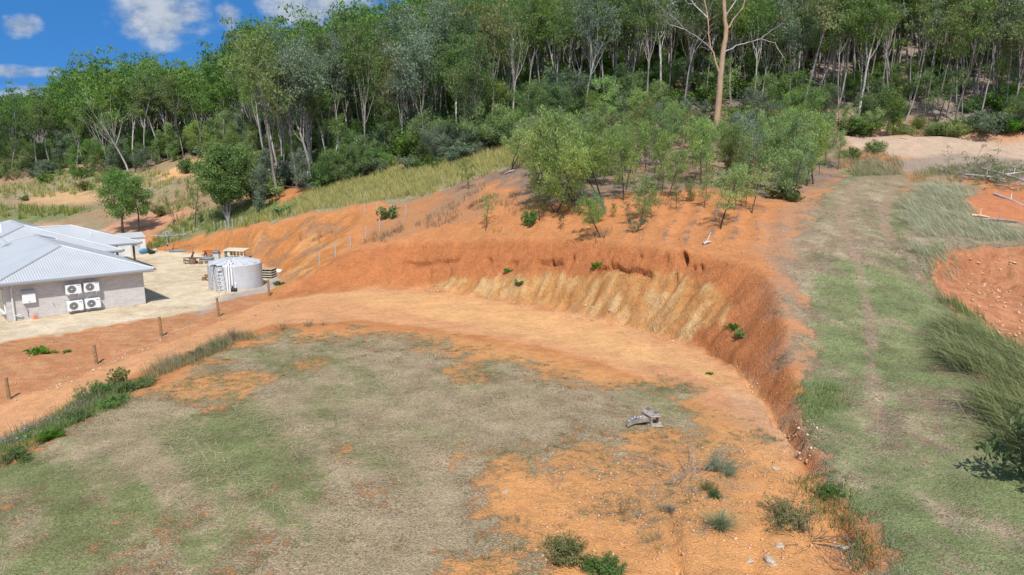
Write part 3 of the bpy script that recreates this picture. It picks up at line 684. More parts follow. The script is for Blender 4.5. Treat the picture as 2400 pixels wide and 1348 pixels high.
def bush(seed, h=1.2, w=.9, n=26, per=40, cards=(.10, .04), rad=.22, droop=.0, twig=.010, bare=0.0, flat=.8, lean=(0, 0)):
    s = Skel(seed); g = s.rng
    for k in range(n):
        az = g.uniform(0, 2*np.pi); q = g.uniform(0, 1)**.6
        d = np.array((math.cos(az)*q*w + lean[0], math.sin(az)*q*w + lean[1], h*g.uniform(.55, 1.0)*(1-.35*q)))
        p, dd = s.limb((math.cos(az)*q*w*.18, math.sin(az)*q*w*.18, -.05), d, np.linalg.norm(d), twig, .003, 4, .16, .02)
        for j in (2, 3, 4):
            if g.random() > bare: s.tips.append((*p[j], g.uniform(.6, 1.2)))
            e = s.fan(dd[j], .8); s.limb(p[j], e, .3*np.linalg.norm(d)*g.uniform(.5, 1), twig*.45, .002, 2, .2, .05)
    tV, tF = tubes(s.br, (5, 4, 3)); return tV, tF, leaves(g, s.tips or [(0, 0, h, .01)], per, rad, *cards, droop=droop, flat=flat)

PROTO = {}
def proto(key, data, bark, leaf, tname='trunk', cname='crown'):
    tV, tF, (lV, lF, lt) = data
    t = mesh_np(tname, tV, tF, bark, smooth=True); c = mesh_np(cname, lV, lF, leaf, attrs={'tint': ('FLOAT', lt)})
    for o in (t, c): COL.objects.unlink(o)
    PROTO[key] = (t, c, float(lV[:, 2].max()))
def plant(key, kind, x, y, z, h=None, rz=0., label=None, cat='tree', group=None, squash=1.0, bark=None, leaf=None, tilt=(0, 0)):
    """one tree or shrub of its own: an Empty at its foot that parents a trunk and a crown"""
    t, c, ph = PROTO[key]; k = (h/ph) if h else 1.0
    e = empty(kind, (x, y, z), rz, k); e.scale = (k*squash, k*squash, k); e.rotation_euler = (tilt[0], tilt[1], rz)
    tag(e, label, cat, group)
    for o in (t, c):
        q = o.copy(); q.name = o.name.split('.')[0]; COL.objects.link(q); q.parent = e
        if o is t and bark: q.material_slots[0].link = 'OBJECT'; q.material_slots[0].material = bark
        if o is c and leaf: q.material_slots[0].link = 'OBJECT'; q.material_slots[0].material = leaf
    return e
rnd = random.Random(7)
GUMS = []
for i in range(6):
    proto(f'gum{i}', gum(100+i, h=15, r=.125, fork=[.48,.55,.42,.58,.5,.46][i], nmain=[5,5,6,4,5,5][i], spread=[.42,.36,.55,.34,.45,.5][i], per=60, cards=(.26,.115), rad=.9, lean=.05, sub=4), M_PALEBARK, M_LEAF); GUMS.append(f'gum{i}')
for i in range(4):
    proto(f'dgum{i}', gum(120+i, h=14, r=.12, fork=[.36,.42,.46,.34][i], nmain=[6,6,6,7][i], spread=.5, per=60, cards=(.25,.115), rad=.95, crown=1.05, sub=4), M_GREYBARK, M_LEAFD); GUMS.append(f'dgum{i}')
for i in range(3):   # slim poles with a thin high crown
    proto(f'pole{i}', gum(140+i, h=15, r=.085, fork=.60, nmain=4, spread=.4, per=44, cards=(.32,.12), rad=.85, lean=.07, sub=2, wob=.035), M_GREYBARK, M_LEAF)
for i in range(2):   # nearly bare
    proto(f'bare{i}', gum(150+i, h=14, r=.15, fork=.4, nmain=5, spread=.7, per=12, cards=(.30,.10), rad=.9, sub=4, wob=.09), M_PALEBARK, M_LEAF)
for i in range(6):
    proto(f'sap{i}', sapling(200+i, base=[.28,.22,.35,.2,.3,.4][i], nb=[15,18,13,16,17,12][i], width=[.30,.26,.34,.30,.24,.36][i], stems=[1,1,1,2,1,2][i], r=.045, per=62, rad=.46), M_DARKBARK, M_WATTLE)
proto('thin0', sapling(220, nb=12, base=.35, width=.24, per=30, rad=.36), M_DARKBARK, M_WATTLE)
proto('thin1', sapling(221, nb=12, base=.3, width=.28, per=34, rad=.4), M_DARKBARK, M_SHRUB)
proto('round0', sapling(230, h=7, r=.11, base=.30, nb=30, per=85, cards=(.22,.085), rad=.72, width=.33, lean=.03), M_DARKBARK, M_SHRUB)
proto('round1', sapling(231, h=7, r=.10, base=.36, nb=26, per=85, cards=(.22,.085), rad=.70, width=.30, lean=.03), M_DARKBARK, M_SHRUB)
proto('dense0', sapling(232, h=9, r=.12, base=.24, nb=30, per=95, cards=(.25,.09), rad=.85, width=.24, lean=.05, stems=4), M_GREYBARK, M_SHRUB)
proto('column0', sapling(233, h=8, r=.09, base=.08, nb=26, per=80, cards=(.22,.07), rad=.6, width=.14, shape='cone'), M_DARKBARK, M_LEAFD)
for i in range(3): proto(f'bush{i}', bush(240+i, per=44), M_DARKBARK, M_SHRUB, 'stems', 'foliage')
for i in range(2): proto(f'twiggy{i}', bush(250+i, h=.9, w=1.0, n=30, per=12, bare=.4, rad=.2, cards=(.07,.03), twig=.008), M_DEADTWIG, M_OLIVE, 'stems', 'foliage')
proto('deadbush0', bush(260, h=.9, w=1.0, n=46, per=1, bare=.97, twig=.008), M_DEADTWIG, M_OLIVE, 'stems', 'foliage')
proto('weed0', bush(262, h=.5, w=.6, n=14, per=18, cards=(.12,.06), rad=.16, twig=.006), M_SHRUB, M_BRIGHT, 'stems', 'foliage')
proto('weed1', bush(263, h=.8, w=.35, n=9, per=16, cards=(.13,.06), rad=.16, twig=.006), M_SHRUB, M_BRIGHT, 'stems', 'foliage')

# --- trees one can point at, surveyed by their foot and top ---
OCC = []
def at(kind, key, bx, by, ty, label, group=None, leaf=None, bark=None, squash=1.0, rz=None, cat='tree', tilt=(0, 0)):
    x, y, z = ground_at(bx, by); h = max(.3, height_for((x, y, z), ty)); OCC.append((x, y))
    return plant(key, kind, x, y, z - .03, h, rnd.uniform(0, 6.28) if rz is None else rz, label, cat, group, squash, bark, leaf, tilt)
GE = 'gum trees along the forest edge'
for bx, by, ty, key, lab, bark in [
    (302,402,205,'bare0','white gum tree with nearly bare twisted top at the forest edge above the rounded trees',None),
    (314,388,170,'gum1','slim pale gum tree standing just right of the white bare topped gum',None),
    (342,388,160,'gum0','pale gum tree with several upright limbs left of the two straight gums',None),
    (372,379,150,'gum3','pale straight gum tree on the crest above the ochre cut at left',None),
    (394,372,170,'gum4','grey barked gum tree at the end of the pale trunk row above the ochre cut',None),
    (430,366,160,'gum2','wide crowned pale gum tree with crooked limbs above the ochre cut',None),
    (471,348,200,'gum1','leaning pale gum tree at the right end of the row above the ochre cut',None),
    (118,394,200,'gum0','tall pale gum tree with thin straight trunk above the left paddock',None),
    (87,402,235,'gum4','forked pale gum tree over the dark shaded ground at far left',None),
    (180,398,260,'gum3','short pale gum tree with bent trunk behind the green shrubs of the left paddock',None),
    (30,412,215,'dgum1','dark bushy gum tree at the far left edge of the photo',None),
    (569,338,60,'gum1','very tall pale gum tree with open crown left of the big dark trunked gum',None),
    (652,462,40,'gum2','big spreading gum tree with dark rough trunk on the grass slope behind the cut bank',M_GREYBARK),
    (650,390,140,'gum3','white trunked gum tree directly behind the big dark trunked gum',None),
    (720,425,150,'gum5','yellow green gum tree right of the big dark trunked gum',None),
    (770,415,180,'gum0','tall thin white gum tree at the back edge of the golden grass slope',None),
    (787,428,260,'gum3','short thin pale gum tree closest to the golden grass slope',None),
    (877,334,110,'gum1','pale gum tree leaning left with two stems behind the bright green bush',None),
    (907,345,150,'bare1','thin crowned white gum tree with forked top above the golden grass',None),
    (1074,352,60,'gum1','tall straight white gum tree with full crown above the end of the golden grass',None),
    (1133,302,60,'gum4','dark limbed gum tree with white lower trunk right of the tall straight white gum',None),
    (1299,252,-40,'gum3','tall pale gum tree behind the dense saplings left of the dead tree',None),
    (2012,290,-60,'gum1','tall white trunked gum tree standing alone right of the bare dead tree',None)]:
    at('gum_tree', key, bx, by, ty, lab, GE, bark=bark)
at('round_tree', 'round0', 288, 548, 388, 'dense rounded dark green tree with black trunk behind the house roof', leaf=M_LUSH, squash=1.15)
at('round_tree', 'round1', 327, 547, 406, 'smaller rounded tree right of the dense dark tree behind the house roof', leaf=M_LUSH, squash=1.1)
at('round_tree', 'round1', 270, 492, 384, 'yellow green rounded tree behind the pair of dark rounded trees', leaf=M_OLIVE)
at('dense_tree', 'dense0', 535, 516, 328, 'tall dense bushy tree with many grey stems behind the clothesline', leaf=M_LUSH, squash=1.25)
at('slender_tree', 'column0', 606, 500, 343, 'tall narrow dark tree between the dense bushy tree and the big gum', leaf=M_BLUELEAF)
at('young_tree', 'thin1', 458, 532, 410, 'small thin stemmed tree with open crown left of the dense bushy tree', leaf=M_SHRUB)
at('young_tree', 'thin0', 409, 527, 465, 'sparse little tree right of the pair of rounded trees')
# saplings on the orange slope
GS = 'saplings on the orange slope'
for n, (bx, by, ty, key, lab) in enumerate([
    (1688,537,372,'sap2','leaning sapling with dark crooked trunk alone on the orange slope nearest the bank'),
    (1505,519,400,'sap0','twin stem sapling on the furrowed orange slope'),
    (1527,512,425,'thin1','thin sapling beside the twin stem sapling on the furrowed slope'),
    (1566,464,345,'sap4','bright feathery sapling behind the furrows with black trunk'),
    (1643,434,265,'sap1','tall feathery sapling in the middle of the slope with its lower trunk bare'),
    (1763,500,375,'thin0','spindly sapling right of the leaning sapling'),
    (1837,469,300,'sap3','tall sapling at the right front corner of the grove beside a yellow shrub'),
    (1890,436,262,'sap1','tall sapling at the far right edge of the grove'),
    (1908,432,250,'sap4','last tall sapling of the grove beside the grass track'),
    (1406,462,300,'sap5','spreading sapling with forked dark stems at the left of the slope'),
    (1722,492,390,'sap0','small sapling close behind the leaning sapling'),
    (1139,541,450,'thin0','thin lone sapling on the orange slope left of all others'),
    (1265,518,430,'thin1','thin pale sapling in front of the big bushy sapling'),
    (1243,529,485,'weed1','little green seedling left of the bushy sapling'),
    (1302,497,300,'sap3','big bushy sapling at the left front of the grove'),
    (1345,470,248,'sap5','broad feathery sapling right of the big bushy sapling'),
    (1408,556,455,'sap5','round bushy shrub with bare dead stems below on the slope'),
    (1460,470,310,'sap0','dense sapling in the middle of the grove above the furrows'),
    (1099,442,368,'thin1','upright leafy sapling beside the end of the golden grass'),
    (1490,300,200,'sap1','pale sapling at the back of the grove left of the dead tree'),
    (1196,400,290,'sap5','rounded sapling on the golden grass slope'),
    (1300,445,238,'sap1','feathery sapling behind the big bushy sapling')]):
    at('sapling', key, bx, by, ty, lab, GS, leaf=[None, M_WATTLE, M_WATTLE][n % 3] if key.startswith('sap') else None, squash=1.15 if key.startswith('sap') else 1.25 if key.startswith('thin') else .7)

def in_view(x, y, z, m=60):
    u, v = to_pix(x, y, z); return -m < u < 2400 + m
def free(x, y, r):
    return all((x-a)**2 + (y-b)**2 > r*r for a, b in OCC)
# the grove behind them
GROVE = poly_world([(1245,440),(1300,492),(1420,488),(1500,466),(1600,452),(1720,466),(1830,470),(1905,436),(1975,400),(1990,330),(1960,285),(1700,260),(1500,262),(1350,280),(1230,335),(1180,380)])
cand = []
rs = random.Random(11)
x0, y0 = GROVE.min(0); x1, y1 = GROVE.max(0)
for _ in range(6000):
    x, y = rs.uniform(x0, x1), rs.uniform(y0, y1)
    if sdist(GROVE, np.array([x]), np.array([y]))[0] > 0 and free(x, y, 1.45 + .5*rs.random()):
        OCC.append((x, y)); cand.append((x, y))
    if len(cand) >= 118: break
cand.sort(key=lambda p: p[1])
TINT = [('fresh green', M_WATTLE), ('yellow green', M_OLIVE), ('silver green', M_BLUELEAF), ('mid green', M_SHRUB)]
for k, (x, y) in enumerate(cand):
    tn, lf = TINT[[0, 0, 2, 0, 1, 0, 3][k % 7]]; z = float(hz(x, y)); u, v = to_pix(x, y, z)
    side = 'left of the dead tree' if u < 1560 else 'near the dead tree' if u < 1790 else 'beside the grass track'
    row = 'front' if v > 420 else 'middle' if v > 350 else 'back'
    key = f'sap{rs.randrange(6)}'
    hs_ = min(rs.uniform(4.4, 8.2), height_for((x, y, z), float(np.interp(u, [1200,1240,1300,1400,1500,1620,1660,1700,1760,1850,1950,2000], [350,320,240,240,215,225,265,268,228,226,258,290])) + rs.uniform(0, 50)))
    if hs_ < 1.6: continue
    plant(key, 'sapling', x, y, z - .05, hs_, rs.uniform(0, 6.28), f'{tn} sapling in the grove {row} {side}', 'tree', 'saplings of the grove', rs.uniform(.68, .95), leaf=lf)

few = poly_world([(1225,505),(1262,545),(1420,562),(1560,535),(1650,490),(1790,500),(1860,478),(1700,462),(1480,470)]); lo_, hi_ = few.min(0), few.max(0); nf_ = 0
for _ in range(900):
    x, y = rs.uniform(lo_[0], hi_[0]), rs.uniform(lo_[1], hi_[1])
    if nf_ >= 20 or sdist(few, np.array([x]), np.array([y]))[0] < 0 or not free(x, y, .9): continue
    OCC.append((x, y)); nf_ += 1; z = float(hz(x, y)); u, v = to_pix(x, y, z); tn, lf = TINT[nf_ % 4]
    plant(rs.choice(['thin0', 'thin1', 'sap0', 'sap3', 'weed1']), 'seedling', x, y, z-.03, rs.uniform(.7, 2.6), rs.uniform(0, 6.28), f'{tn} seedling on the open orange slope {"left of the furrows" if u < 1500 else "among the furrows"}', 'seedling', 'seedlings on the open orange slope', rs.uniform(.8, 1.2), leaf=lf)
# --- the dead tree ---
def dead_tree():
    x, y, z = ground_at(1681, 290); s = Skel(77); g = s.rng
    e = tag(empty('dead_tree', (x, y, z)), 'tall bare dead tree with orange tan trunk and wide leafless limbs among saplings', 'tree')
    S = y/1600*1.02
    def P(px, py, dy=0.): return np.array(((px-1681)*S, dy, (290-py)*S*1.0))
    def path(pl, r0, r1):
        pts = []
        for a, b in zip(pl[:-1], pl[1:]):
            for q in range(3): pts.append(a + (b-a)*q/3 + g.normal(0, .05, 3)*(q > 0))
        pts.append(pl[-1]); return np.array(pts), np.linspace(r0, r1, len(pts))
    trunk = [path([P(1681,300), P(1682,230), P(1684,170), P(1687,120), P(1690,85,.1), P(1683,40,.2), P(1684,0,.2), P(1687,-70,.3), P(1680,-140,.4), P(1690,-190,.4)], .40, .07)]
    limbs = [([P(1681,185), P(1665,150,-.4), P(1652,125,-.8), P(1645,90,-1.2), P(1636,50,-1.5), P(1618,0,-1.8), P(1600,-60,-2.2)], .125, .022),
             ([P(1655,132,-.7), P(1620,108,-1.2), P(1590,95,-1.8), P(1560,70,-2.2), P(1545,62,-2.6), P(1520,45,-3)], .075, .015),
             ([P(1590,95,-1.8), P(1565,88,-2), P(1542,80,-2.3)], .05, .012),
             ([P(1686,140), P(1715,122,.5), P(1745,113,1), P(1775,105,1.4), P(1810,112,1.8), P(1838,150,2.1), P(1835,190,2.2)], .07, .015),
             ([P(1775,105,1.4), P(1800,85,1.6), P(1830,70,1.8)], .05, .012), ([P(1810,112,1.8), P(1828,140,1.6), P(1820,170,1.5)], .04, .01),
             ([P(1690,95,.1), P(1705,70,.6), P(1730,40,1), P(1740,0,1.4), P(1750,-50,1.8), P(1742,-110,2)], .105, .022),
             ([P(1688,60,.2), P(1712,20,-.4), P(1720,-40,-.8), P(1715,-110,-1)], .08, .02),
             ([P(1684,20,.2), P(1660,-20,-.5), P(1640,-60,-1), P(1632,-120,-1.2)], .07, .015),
             ([P(1640,70,-1.4), P(1612,42,-1), P(1600,10,-.6), P(1585,-30,-.4)], .09, .02),
             ([P(1616,40,-1), P(1598,40,-1), P(1586,20,-1), P(1578,-20,-1)], .06, .015)]
    twigs = []
    for pl, r0, r1 in limbs:
        pt, rd = path(pl, r0, r1); trunk.append((pt, rd))
        s.br = []
        for k in range(3, len(pt)):
            for _ in range(2):
                d = unit(pt[k]-pt[k-1]); f = s.fan(d, .8); f[2] += .1
                a, b = s.limb(pt[k], f, g.uniform(.7, 2.0), min(.035, rd[k]*.5), .006, 5, .22, .03)
                for j in (2, 3, 4): s.limb(a[j], s.fan(b[j], .8), g.uniform(.3, .8), .010, .004, 3, .25, .0)
        twigs.append(s.br)
    V, F = tubes(trunk[:1], (12, 8, 6)); mesh_np('trunk', V, F, M_TANBARK, e, smooth=True)
    for (t, tw) in zip(trunk[1:], twigs):
        V, F = tubes([t], (8, 7, 5)); l = mesh_np('limb', V, F, M_TANBARK if t[1][0] > .09 else M_PALEBARK, e, smooth=True)
        V, F = tubes(tw, (5, 4, 3)); mesh_np('twigs', V, F, M_DEADTWIG, l)
    OCC.append((x, y))
dead_tree()

# --- the forest: the nearest trees one by one, the far rest as one mass ---
fcand = []
rs = random.Random(23); cell = {}
def freec(x, y, r):
    i, j = int(x//8), int(y//8)
    for a in (i-1, i, i+1):
        for b in (j-1, j, j+1):
            for (p, q) in cell.get((a, b), ()):
                if (x-p)**2 + (y-q)**2 < r*r: return False
    return True
for p in OCC: cell.setdefault((int(p[0]//8), int(p[1]//8)), []).append(p)
flx, fly = [p[0] for p in fl], [p[1] for p in fl]
for _ in range(90000):
    y = rs.uniform(75, 235); x = rs.uniform(-1, 1)*y*.82
    edge_y = np.interp(x, flx, fly)
    if y < edge_y + 1: continue
    z = float(hz(x, y)); u, v = to_pix(x, y, z)
    if not (-120 < u < 2520) or v < -60: continue
    left_ = x < -20
    r = 2.75 + .011*(y-80) - (.7 if x > 40 else 0)
    if fbm(np.array([x]), np.array([y]), .06, 2, 401)[0] > .74: continue       # small clearings
    if not freec(x, y, r*rs.uniform(.8, 1.35)): continue
    cell.setdefault((int(x//8), int(y//8)), []).append((x, y)); fcand.append((x, y, z, u, v))
fcand.sort(key=lambda p: p[1] - .0*p[0])
N_IND = 262
print('forest trees', len(fcand))
def forest_kind(x, y, rs):
    if x > 40: return rs.choice(['pole0','pole1','pole2','pole0','pole1','gum1','pole2','dgum1','pole2','dgum0'])
    return rs.choice(['gum0','gum1','gum2','gum3','gum4','gum5','dgum0','dgum1','dgum2','dgum3','dgum0','gum2','gum5','bare1'] )
SKY_U = [-200,0,60,120,150,175,250,350,450,470,515,522,575,725,780,822,900,1000,2600]; SKY_V = [225,222,208,225,185,150,152,132,160,184,165,110,38,38,58,12,-10,-40,-200]
def forest_h(x, y, rs):
    h = forest_h0(x, y, rs); z = float(hz(x, y)); u, _ = to_pix(x, y, z + h)
    return min(h, height_for((x, y, z), float(np.interp(u, SKY_U, SKY_V)) + rs.uniform(-6, 22)))
def forest_h0(x, y, rs): return rs.uniform(14.5, 21) if x < 42 else rs.uniform(14, 21)
for k, (x, y, z, u, v) in enumerate(fcand[:N_IND]):
    key = forest_kind(x, y, rs); h = forest_h(x, y, rs)
    if h < 6.5: continue
    edge = y - np.interp(x, flx, fly) < 7
    look = {'d': 'dark leafy gum tree', 'g': 'pale trunked gum tree', 'p': 'thin pole gum tree', 'b': 'nearly bare gum tree'}[key[0]]
    if key[0] == 'g': look = ('tall ' if h > 17.5 else 'lower ') + look
    where = 'above the left paddock' if u < 480 else 'behind the big dark gum' if u < 760 else 'above the golden grass slope' if u < 1180 else 'left of the dead tree' if u < 1660 else 'behind the dead tree' if u < 1960 else 'above the pale road cut'
    plant(key, 'gum_tree', x, y, z - .2, h, rs.uniform(0, 6.28), f'{look} {"in front" if edge else "deep in forest"} {where}', 'tree', 'gum trees of the hillside forest', rs.uniform(.66, .95), leaf=rs.choice([None, None, M_OLIVE, M_SHRUB, M_SHRUB, M_BLUELEAF]), bark=rs.choice([None, M_GREYBARK, M_GREYBARK]) if key[0] != 'd' else None, tilt=(rs.gauss(0, .03), rs.gauss(0, .03)))
def forest_mass():
    """far trees that read as one wood: one object, each tree still trunk and leaves"""
    TV, TF, LV, LF, LT = [], [], [], [], []; ot = ol = 0
    lowt = {}
    for i in range(5):
        lowt[i] = gum(300+i, h=14, r=.12, fork=[.36,.42,.32,.46,.3][i], nmain=7, spread=.5, per=27, cards=(.44,.20), rad=1.1, sub=2)
    for (x, y, z, u, v) in fcand[N_IND:]:
        tV, tF, (lV, lF, lt) = lowt[rs.randrange(5)]; k = forest_h(x, y, rs)/14
        if k < .42: continue
        a = rs.uniform(0, 6.28)
        Rm = np.array(((math.cos(a), -math.sin(a), 0), (math.sin(a), math.cos(a), 0), (0, 0, 1)))*k
        P0 = np.array((x, y, z-.2)); TV.append(tV @ Rm.T + P0); TF.append(tF + ot); ot += len(tV)
        LV.append(lV @ Rm.T + P0); LF.append(lF + ol); ol += len(lV); LT.append(np.clip(lt + rs.gauss(0, .16), 0, 1))
    bs = bush(333, h=3.6, w=1.8, n=16, per=24, cards=(.42,.20), rad=.75, twig=.03)
    for _ in range(1150):
        y = rs.uniform(84, 228); x = rs.uniform(-.85, .82)*y
        if y < np.interp(x, flx, fly) + 5 or (x > 38 and rs.random() < .65): continue
        tV, tF, (lV, lF, lt) = bs; k = rs.uniform(.6, 1.5) + (.5 if x < -55 else 0); a = rs.uniform(0, 6.28)
        Rm = np.array(((math.cos(a), -math.sin(a), 0), (math.sin(a), math.cos(a), 0), (0, 0, 1)))*k; P0 = np.array((x, y, float(hz(x, y))-.1))
        TV.append(tV @ Rm.T + P0); TF.append(tF + ot); ot += len(tV); LV.append(lV @ Rm.T + P0); LF.append(lF + ol); ol += len(lV); LT.append(np.clip(lt + rs.gauss(.12, .16), 0, 1))
    wood = mesh_np('distant_forest', np.concatenate(LV), np.concatenate(LF), M_LEAF, attrs={'tint': ('FLOAT', np.concatenate(LT))})
    tag(wood, 'far hillside of gum trees merging into one green wood', 'forest', kind='stuff')
    tr = mesh_np('trunks', np.concatenate(TV), np.concatenate(TF), M_GREYBARK, wood, smooth=True); tag(tr, kind='stuff')
if len(fcand) > N_IND: forest_mass()
# understorey: green shrubs and low saplings between the trunks
rs = random.Random(31); nsh = 0
for _ in range(16000):
    if nsh >= 270: break
    y = rs.uniform(75, 170); x = rs.uniform(-.78, .78)*y; e_y = np.interp(x, flx, fly)
    if not (e_y - 3.0 < y < e_y + 34) or rs.random() > math.exp(-max(0, y-e_y)/11): continue
    z = float(hz(x, y)); u, v = to_pix(x, y, z)
    if not (-40 < u < 2440) or not freec(x, y, 1.25): continue
    cell.setdefault((int(x//8), int(y//8)), []).append((x, y)); nsh += 1
    tn, lf = rs.choice([('blue green', M_BLUELEAF), ('mid green', M_SHRUB), ('fresh green', M_WATTLE), ('dark', M_LEAFD), ('fresh green', M_WATTLE)])
    key = rs.choice(['sap0','sap1','sap3','sap5','bush0','bush1','bush2','column0'])
    where = 'above the left paddock' if u < 480 else 'around the big dark gum' if u < 760 else 'behind the golden grass slope' if u < 1180 else 'behind the sapling grove' if u < 1960 else 'above the pale road cut'
    hh = rs.uniform(3.0, 7.5) if key[0] in 'sc' else rs.uniform(1.5, 3.0)
    plant(key, 'shrub', x, y, z - .05, hh, rs.uniform(0, 6.28), f'{tn} {"tall" if hh > 4.5 else "low"} shrub under the forest edge {where}', 'shrub', 'shrubs under the forest edge', rs.uniform(1, 1.5), leaf=lf)
# ------------------------------------------------------------------ house and yard
M_WHITE = simple('white_painted_metal', (.74,.75,.75), .45, var=.05)
M_CREAMM = simple('cream_metal', (.66,.62,.50), .5, var=.08)
M_GUTTER = simple('grey_gutter', (.30,.33,.36), .45, var=.06)
M_FASCIA = simple('pale_fascia', (.60,.60,.58), .5, var=.05)
M_PLASTIC = simple('white_pvc', (.72,.73,.74), .4, var=.05)
M_GREYPL = simple('grey_plastic', (.30,.32,.33), .5, var=.1)
M_BLACK = simple('black_plastic', (.025,.025,.028), .5, var=.2)
M_ALU = simple('aluminium', (.50,.51,.52), .4, .4, var=.08)
M_GALV = simple('galvanised_steel', (.42,.44,.46), .5, .3, var=.15, scale=9)
M_WOOD = simple('weathered_post', (.27,.165,.085), .85, var=.35, scale=6, bump=.01)
M_DKWOOD = simple('dark_timber', (.085,.055,.042), .8, var=.35, scale=6)
M_STUMP = simple('stump_bark', (.20,.125,.075), .9, var=.4, scale=9, bump=.02)
M_STUMPTOP = simple('cut_wood', (.42,.30,.18), .8, var=.25, scale=12)
M_REDW = simple('red_painted_timber', (.34,.06,.05), .6, var=.3)
M_ORANGE = simple('orange_plastic', (.75,.16,.05), .5, var=.1)
M_BLUE = simple('blue_plastic', (.06,.20,.33), .4, var=.12)
M_STEEL = simple('worn_steel', (.34,.285,.235), .65, .2, var=.45, scale=7, bump=.01)
M_STEELD = simple('dark_worn_steel', (.16,.17,.18), .55, .3, var=.4, scale=7)
M_STONE = simple('rough_stone', (.42,.34,.25), .9, var=.35, scale=6, bump=.02)
M_GLASS = simple('window_glass', (.02,.03,.035), .08, var=.1, spec=.8)

def roof_material():
    t = mat_new('corrugated_roof'); g = t.new('ShaderNodeTexCoord'); s = t.new('ShaderNodeSeparateXYZ'); t.l.new(g.outputs['Object'], s.inputs[0])
    nn = t.new('ShaderNodeSeparateXYZ'); t.l.new(g.outputs['Normal'], nn.inputs[0])
    side = t.math('GREATER_THAN', t.math('ABSOLUTE', nn.outputs[0]), t.math('ABSOLUTE', nn.outputs[1]))
    u = t.add(t.mul(s.outputs[0], t.sub(1.0, side)), t.mul(s.outputs[1], side))
    wv = t.math('SINE', t.mul(u, 2*math.pi/.155))
    n = t.noise(g.outputs['Object'], .6, 4, .6); n2 = t.noise(g.outputs['Object'], 9, 3)
    c = t.mix(t.step(t.add(t.mul(n, .7), t.mul(n2, .3)), .3, .7), (.42,.44,.45), (.49,.51,.52))
    c = t.mix(t.mul(t.step(wv, -.4, -1.0), .30), c, (.26,.29,.32))       # darker blue grey in the valleys of the sheet
    t.put(t.p.inputs['Base Color'], c); t.p.inputs['Roughness'].default_value = .42; t.p.inputs['Metallic'].default_value = .0
    t.put(t.p.inputs['Normal'], t.bump(wv, .9, .012)); return t.m
def brick_material():
    t = mat_new('pale_brick'); g = t.new('ShaderNodeTexCoord'); s = t.new('ShaderNodeSeparateXYZ'); t.l.new(g.outputs['Object'], s.inputs[0])
    v = t.new('ShaderNodeCombineXYZ'); t.put(v.inputs[0], t.add(s.outputs[0], s.outputs[1])); t.put(v.inputs[1], s.outputs[2])
    b = t.new('ShaderNodeTexBrick'); t.l.new(v.outputs[0], b.inputs['Vector']); b.inputs['Scale'].default_value = 1.0
    b.inputs['Brick Width'].default_value = .30; b.inputs['Row Height'].default_value = .10; b.inputs['Mortar Size'].default_value = .010; b.inputs['Mortar Smooth'].default_value = .3
    b.inputs['Color1'].default_value = (.43,.405,.39,1); b.inputs['Color2'].default_value = (.54,.52,.50,1); b.inputs['Mortar'].default_value = (.55,.54,.52,1)
    n = t.noise(g.outputs['Object'], 2.5, 5, .65); n2 = t.noise(v.outputs[0], 11, 3)
    c = t.mix(t.mul(t.step(n, .45, .7), .45), b.outputs['Color'], (.56,.55,.54)); c = t.mix(t.mul(t.step(n2, .55, .7), .35), c, (.33,.285,.26))
    t.put(t.p.inputs['Base Color'], c); t.p.inputs['Roughness'].default_value = .9
    t.put(t.p.inputs['Normal'], t.bump(b.outputs['Fac'], .4, -.01)); return t.m
M_ROOF, M_BRICK = roof_material(), brick_material()

YZ = -1.1
hL, hR = pix(20, 754, YZ), pix(342, 712, YZ)
hang = math.atan2(hR[1]-hL[1], hR[0]-hL[0]); hca, hsa = math.cos(hang), math.sin(hang)
HW = math.hypot(hR[0]-hL[0], hR[1]-hL[1])
def house_xy(a, b): return hR[0] + hca*a - hsa*b, hR[1] + hsa*a + hca*b
def on_wall(px, py, off=0.0):
    """a, height on the front wall plane pushed out by off"""
    u, v = (px-1200)/FPX, (py-674)/FPX; d = (u, CP - v*SP, -(SP + v*CP)); nx, ny = -hsa, hca
    ox, oy = house_xy(0, -off); t = (ox*nx + oy*ny)/(d[0]*nx + d[1]*ny); x, y, z = d[0]*t, d[1]*t, CAM_H + d[2]*t
    return (x-hR[0])*hca + (y-hR[1])*hsa, z - YZ
house = tag(empty('house', (hR[0], hR[1], YZ), hang), 'pale brick house with light grey corrugated hip roofs at the left edge', 'house')
EAVE = 2.62
def hip(a0, a1, b0, b1, t):
    m = MB(); wa, wb = a1-a0, b1-b0; z0 = EAVE
    if wa < wb:
        h = wa/2; r0, r1 = (a0+h, b0+h, z0+h*t), (a0+h, b1-h, z0+h*t)
        A, B, C, D = (a0,b0,z0), (a1,b0,z0), (a1,b1,z0), (a0,b1,z0)
        m.poly([A,B,r0]); m.poly([B,C,r1,r0]); m.poly([C,D,r1]); m.poly([D,A,r0,r1])
        hips = [(A,r0),(B,r0),(C,r1),(D,r1),(r0,r1)]
    else:
        h = wb/2; r0, r1 = (a0+h, b0+h, z0+h*t), (a1-h, b0+h, z0+h*t)
        A, B, C, D = (a0,b0,z0), (a1,b0,z0), (a1,b1,z0), (a0,b1,z0)
        m.poly([A,B,r1,r0]); m.poly([B,C,r1]); m.poly([C,D,r0,r1]); m.poly([D,A,r0])
        hips = [(A,r0),(B,r1),(C,r1),(D,r0),(r0,r1)]
    return m, hips
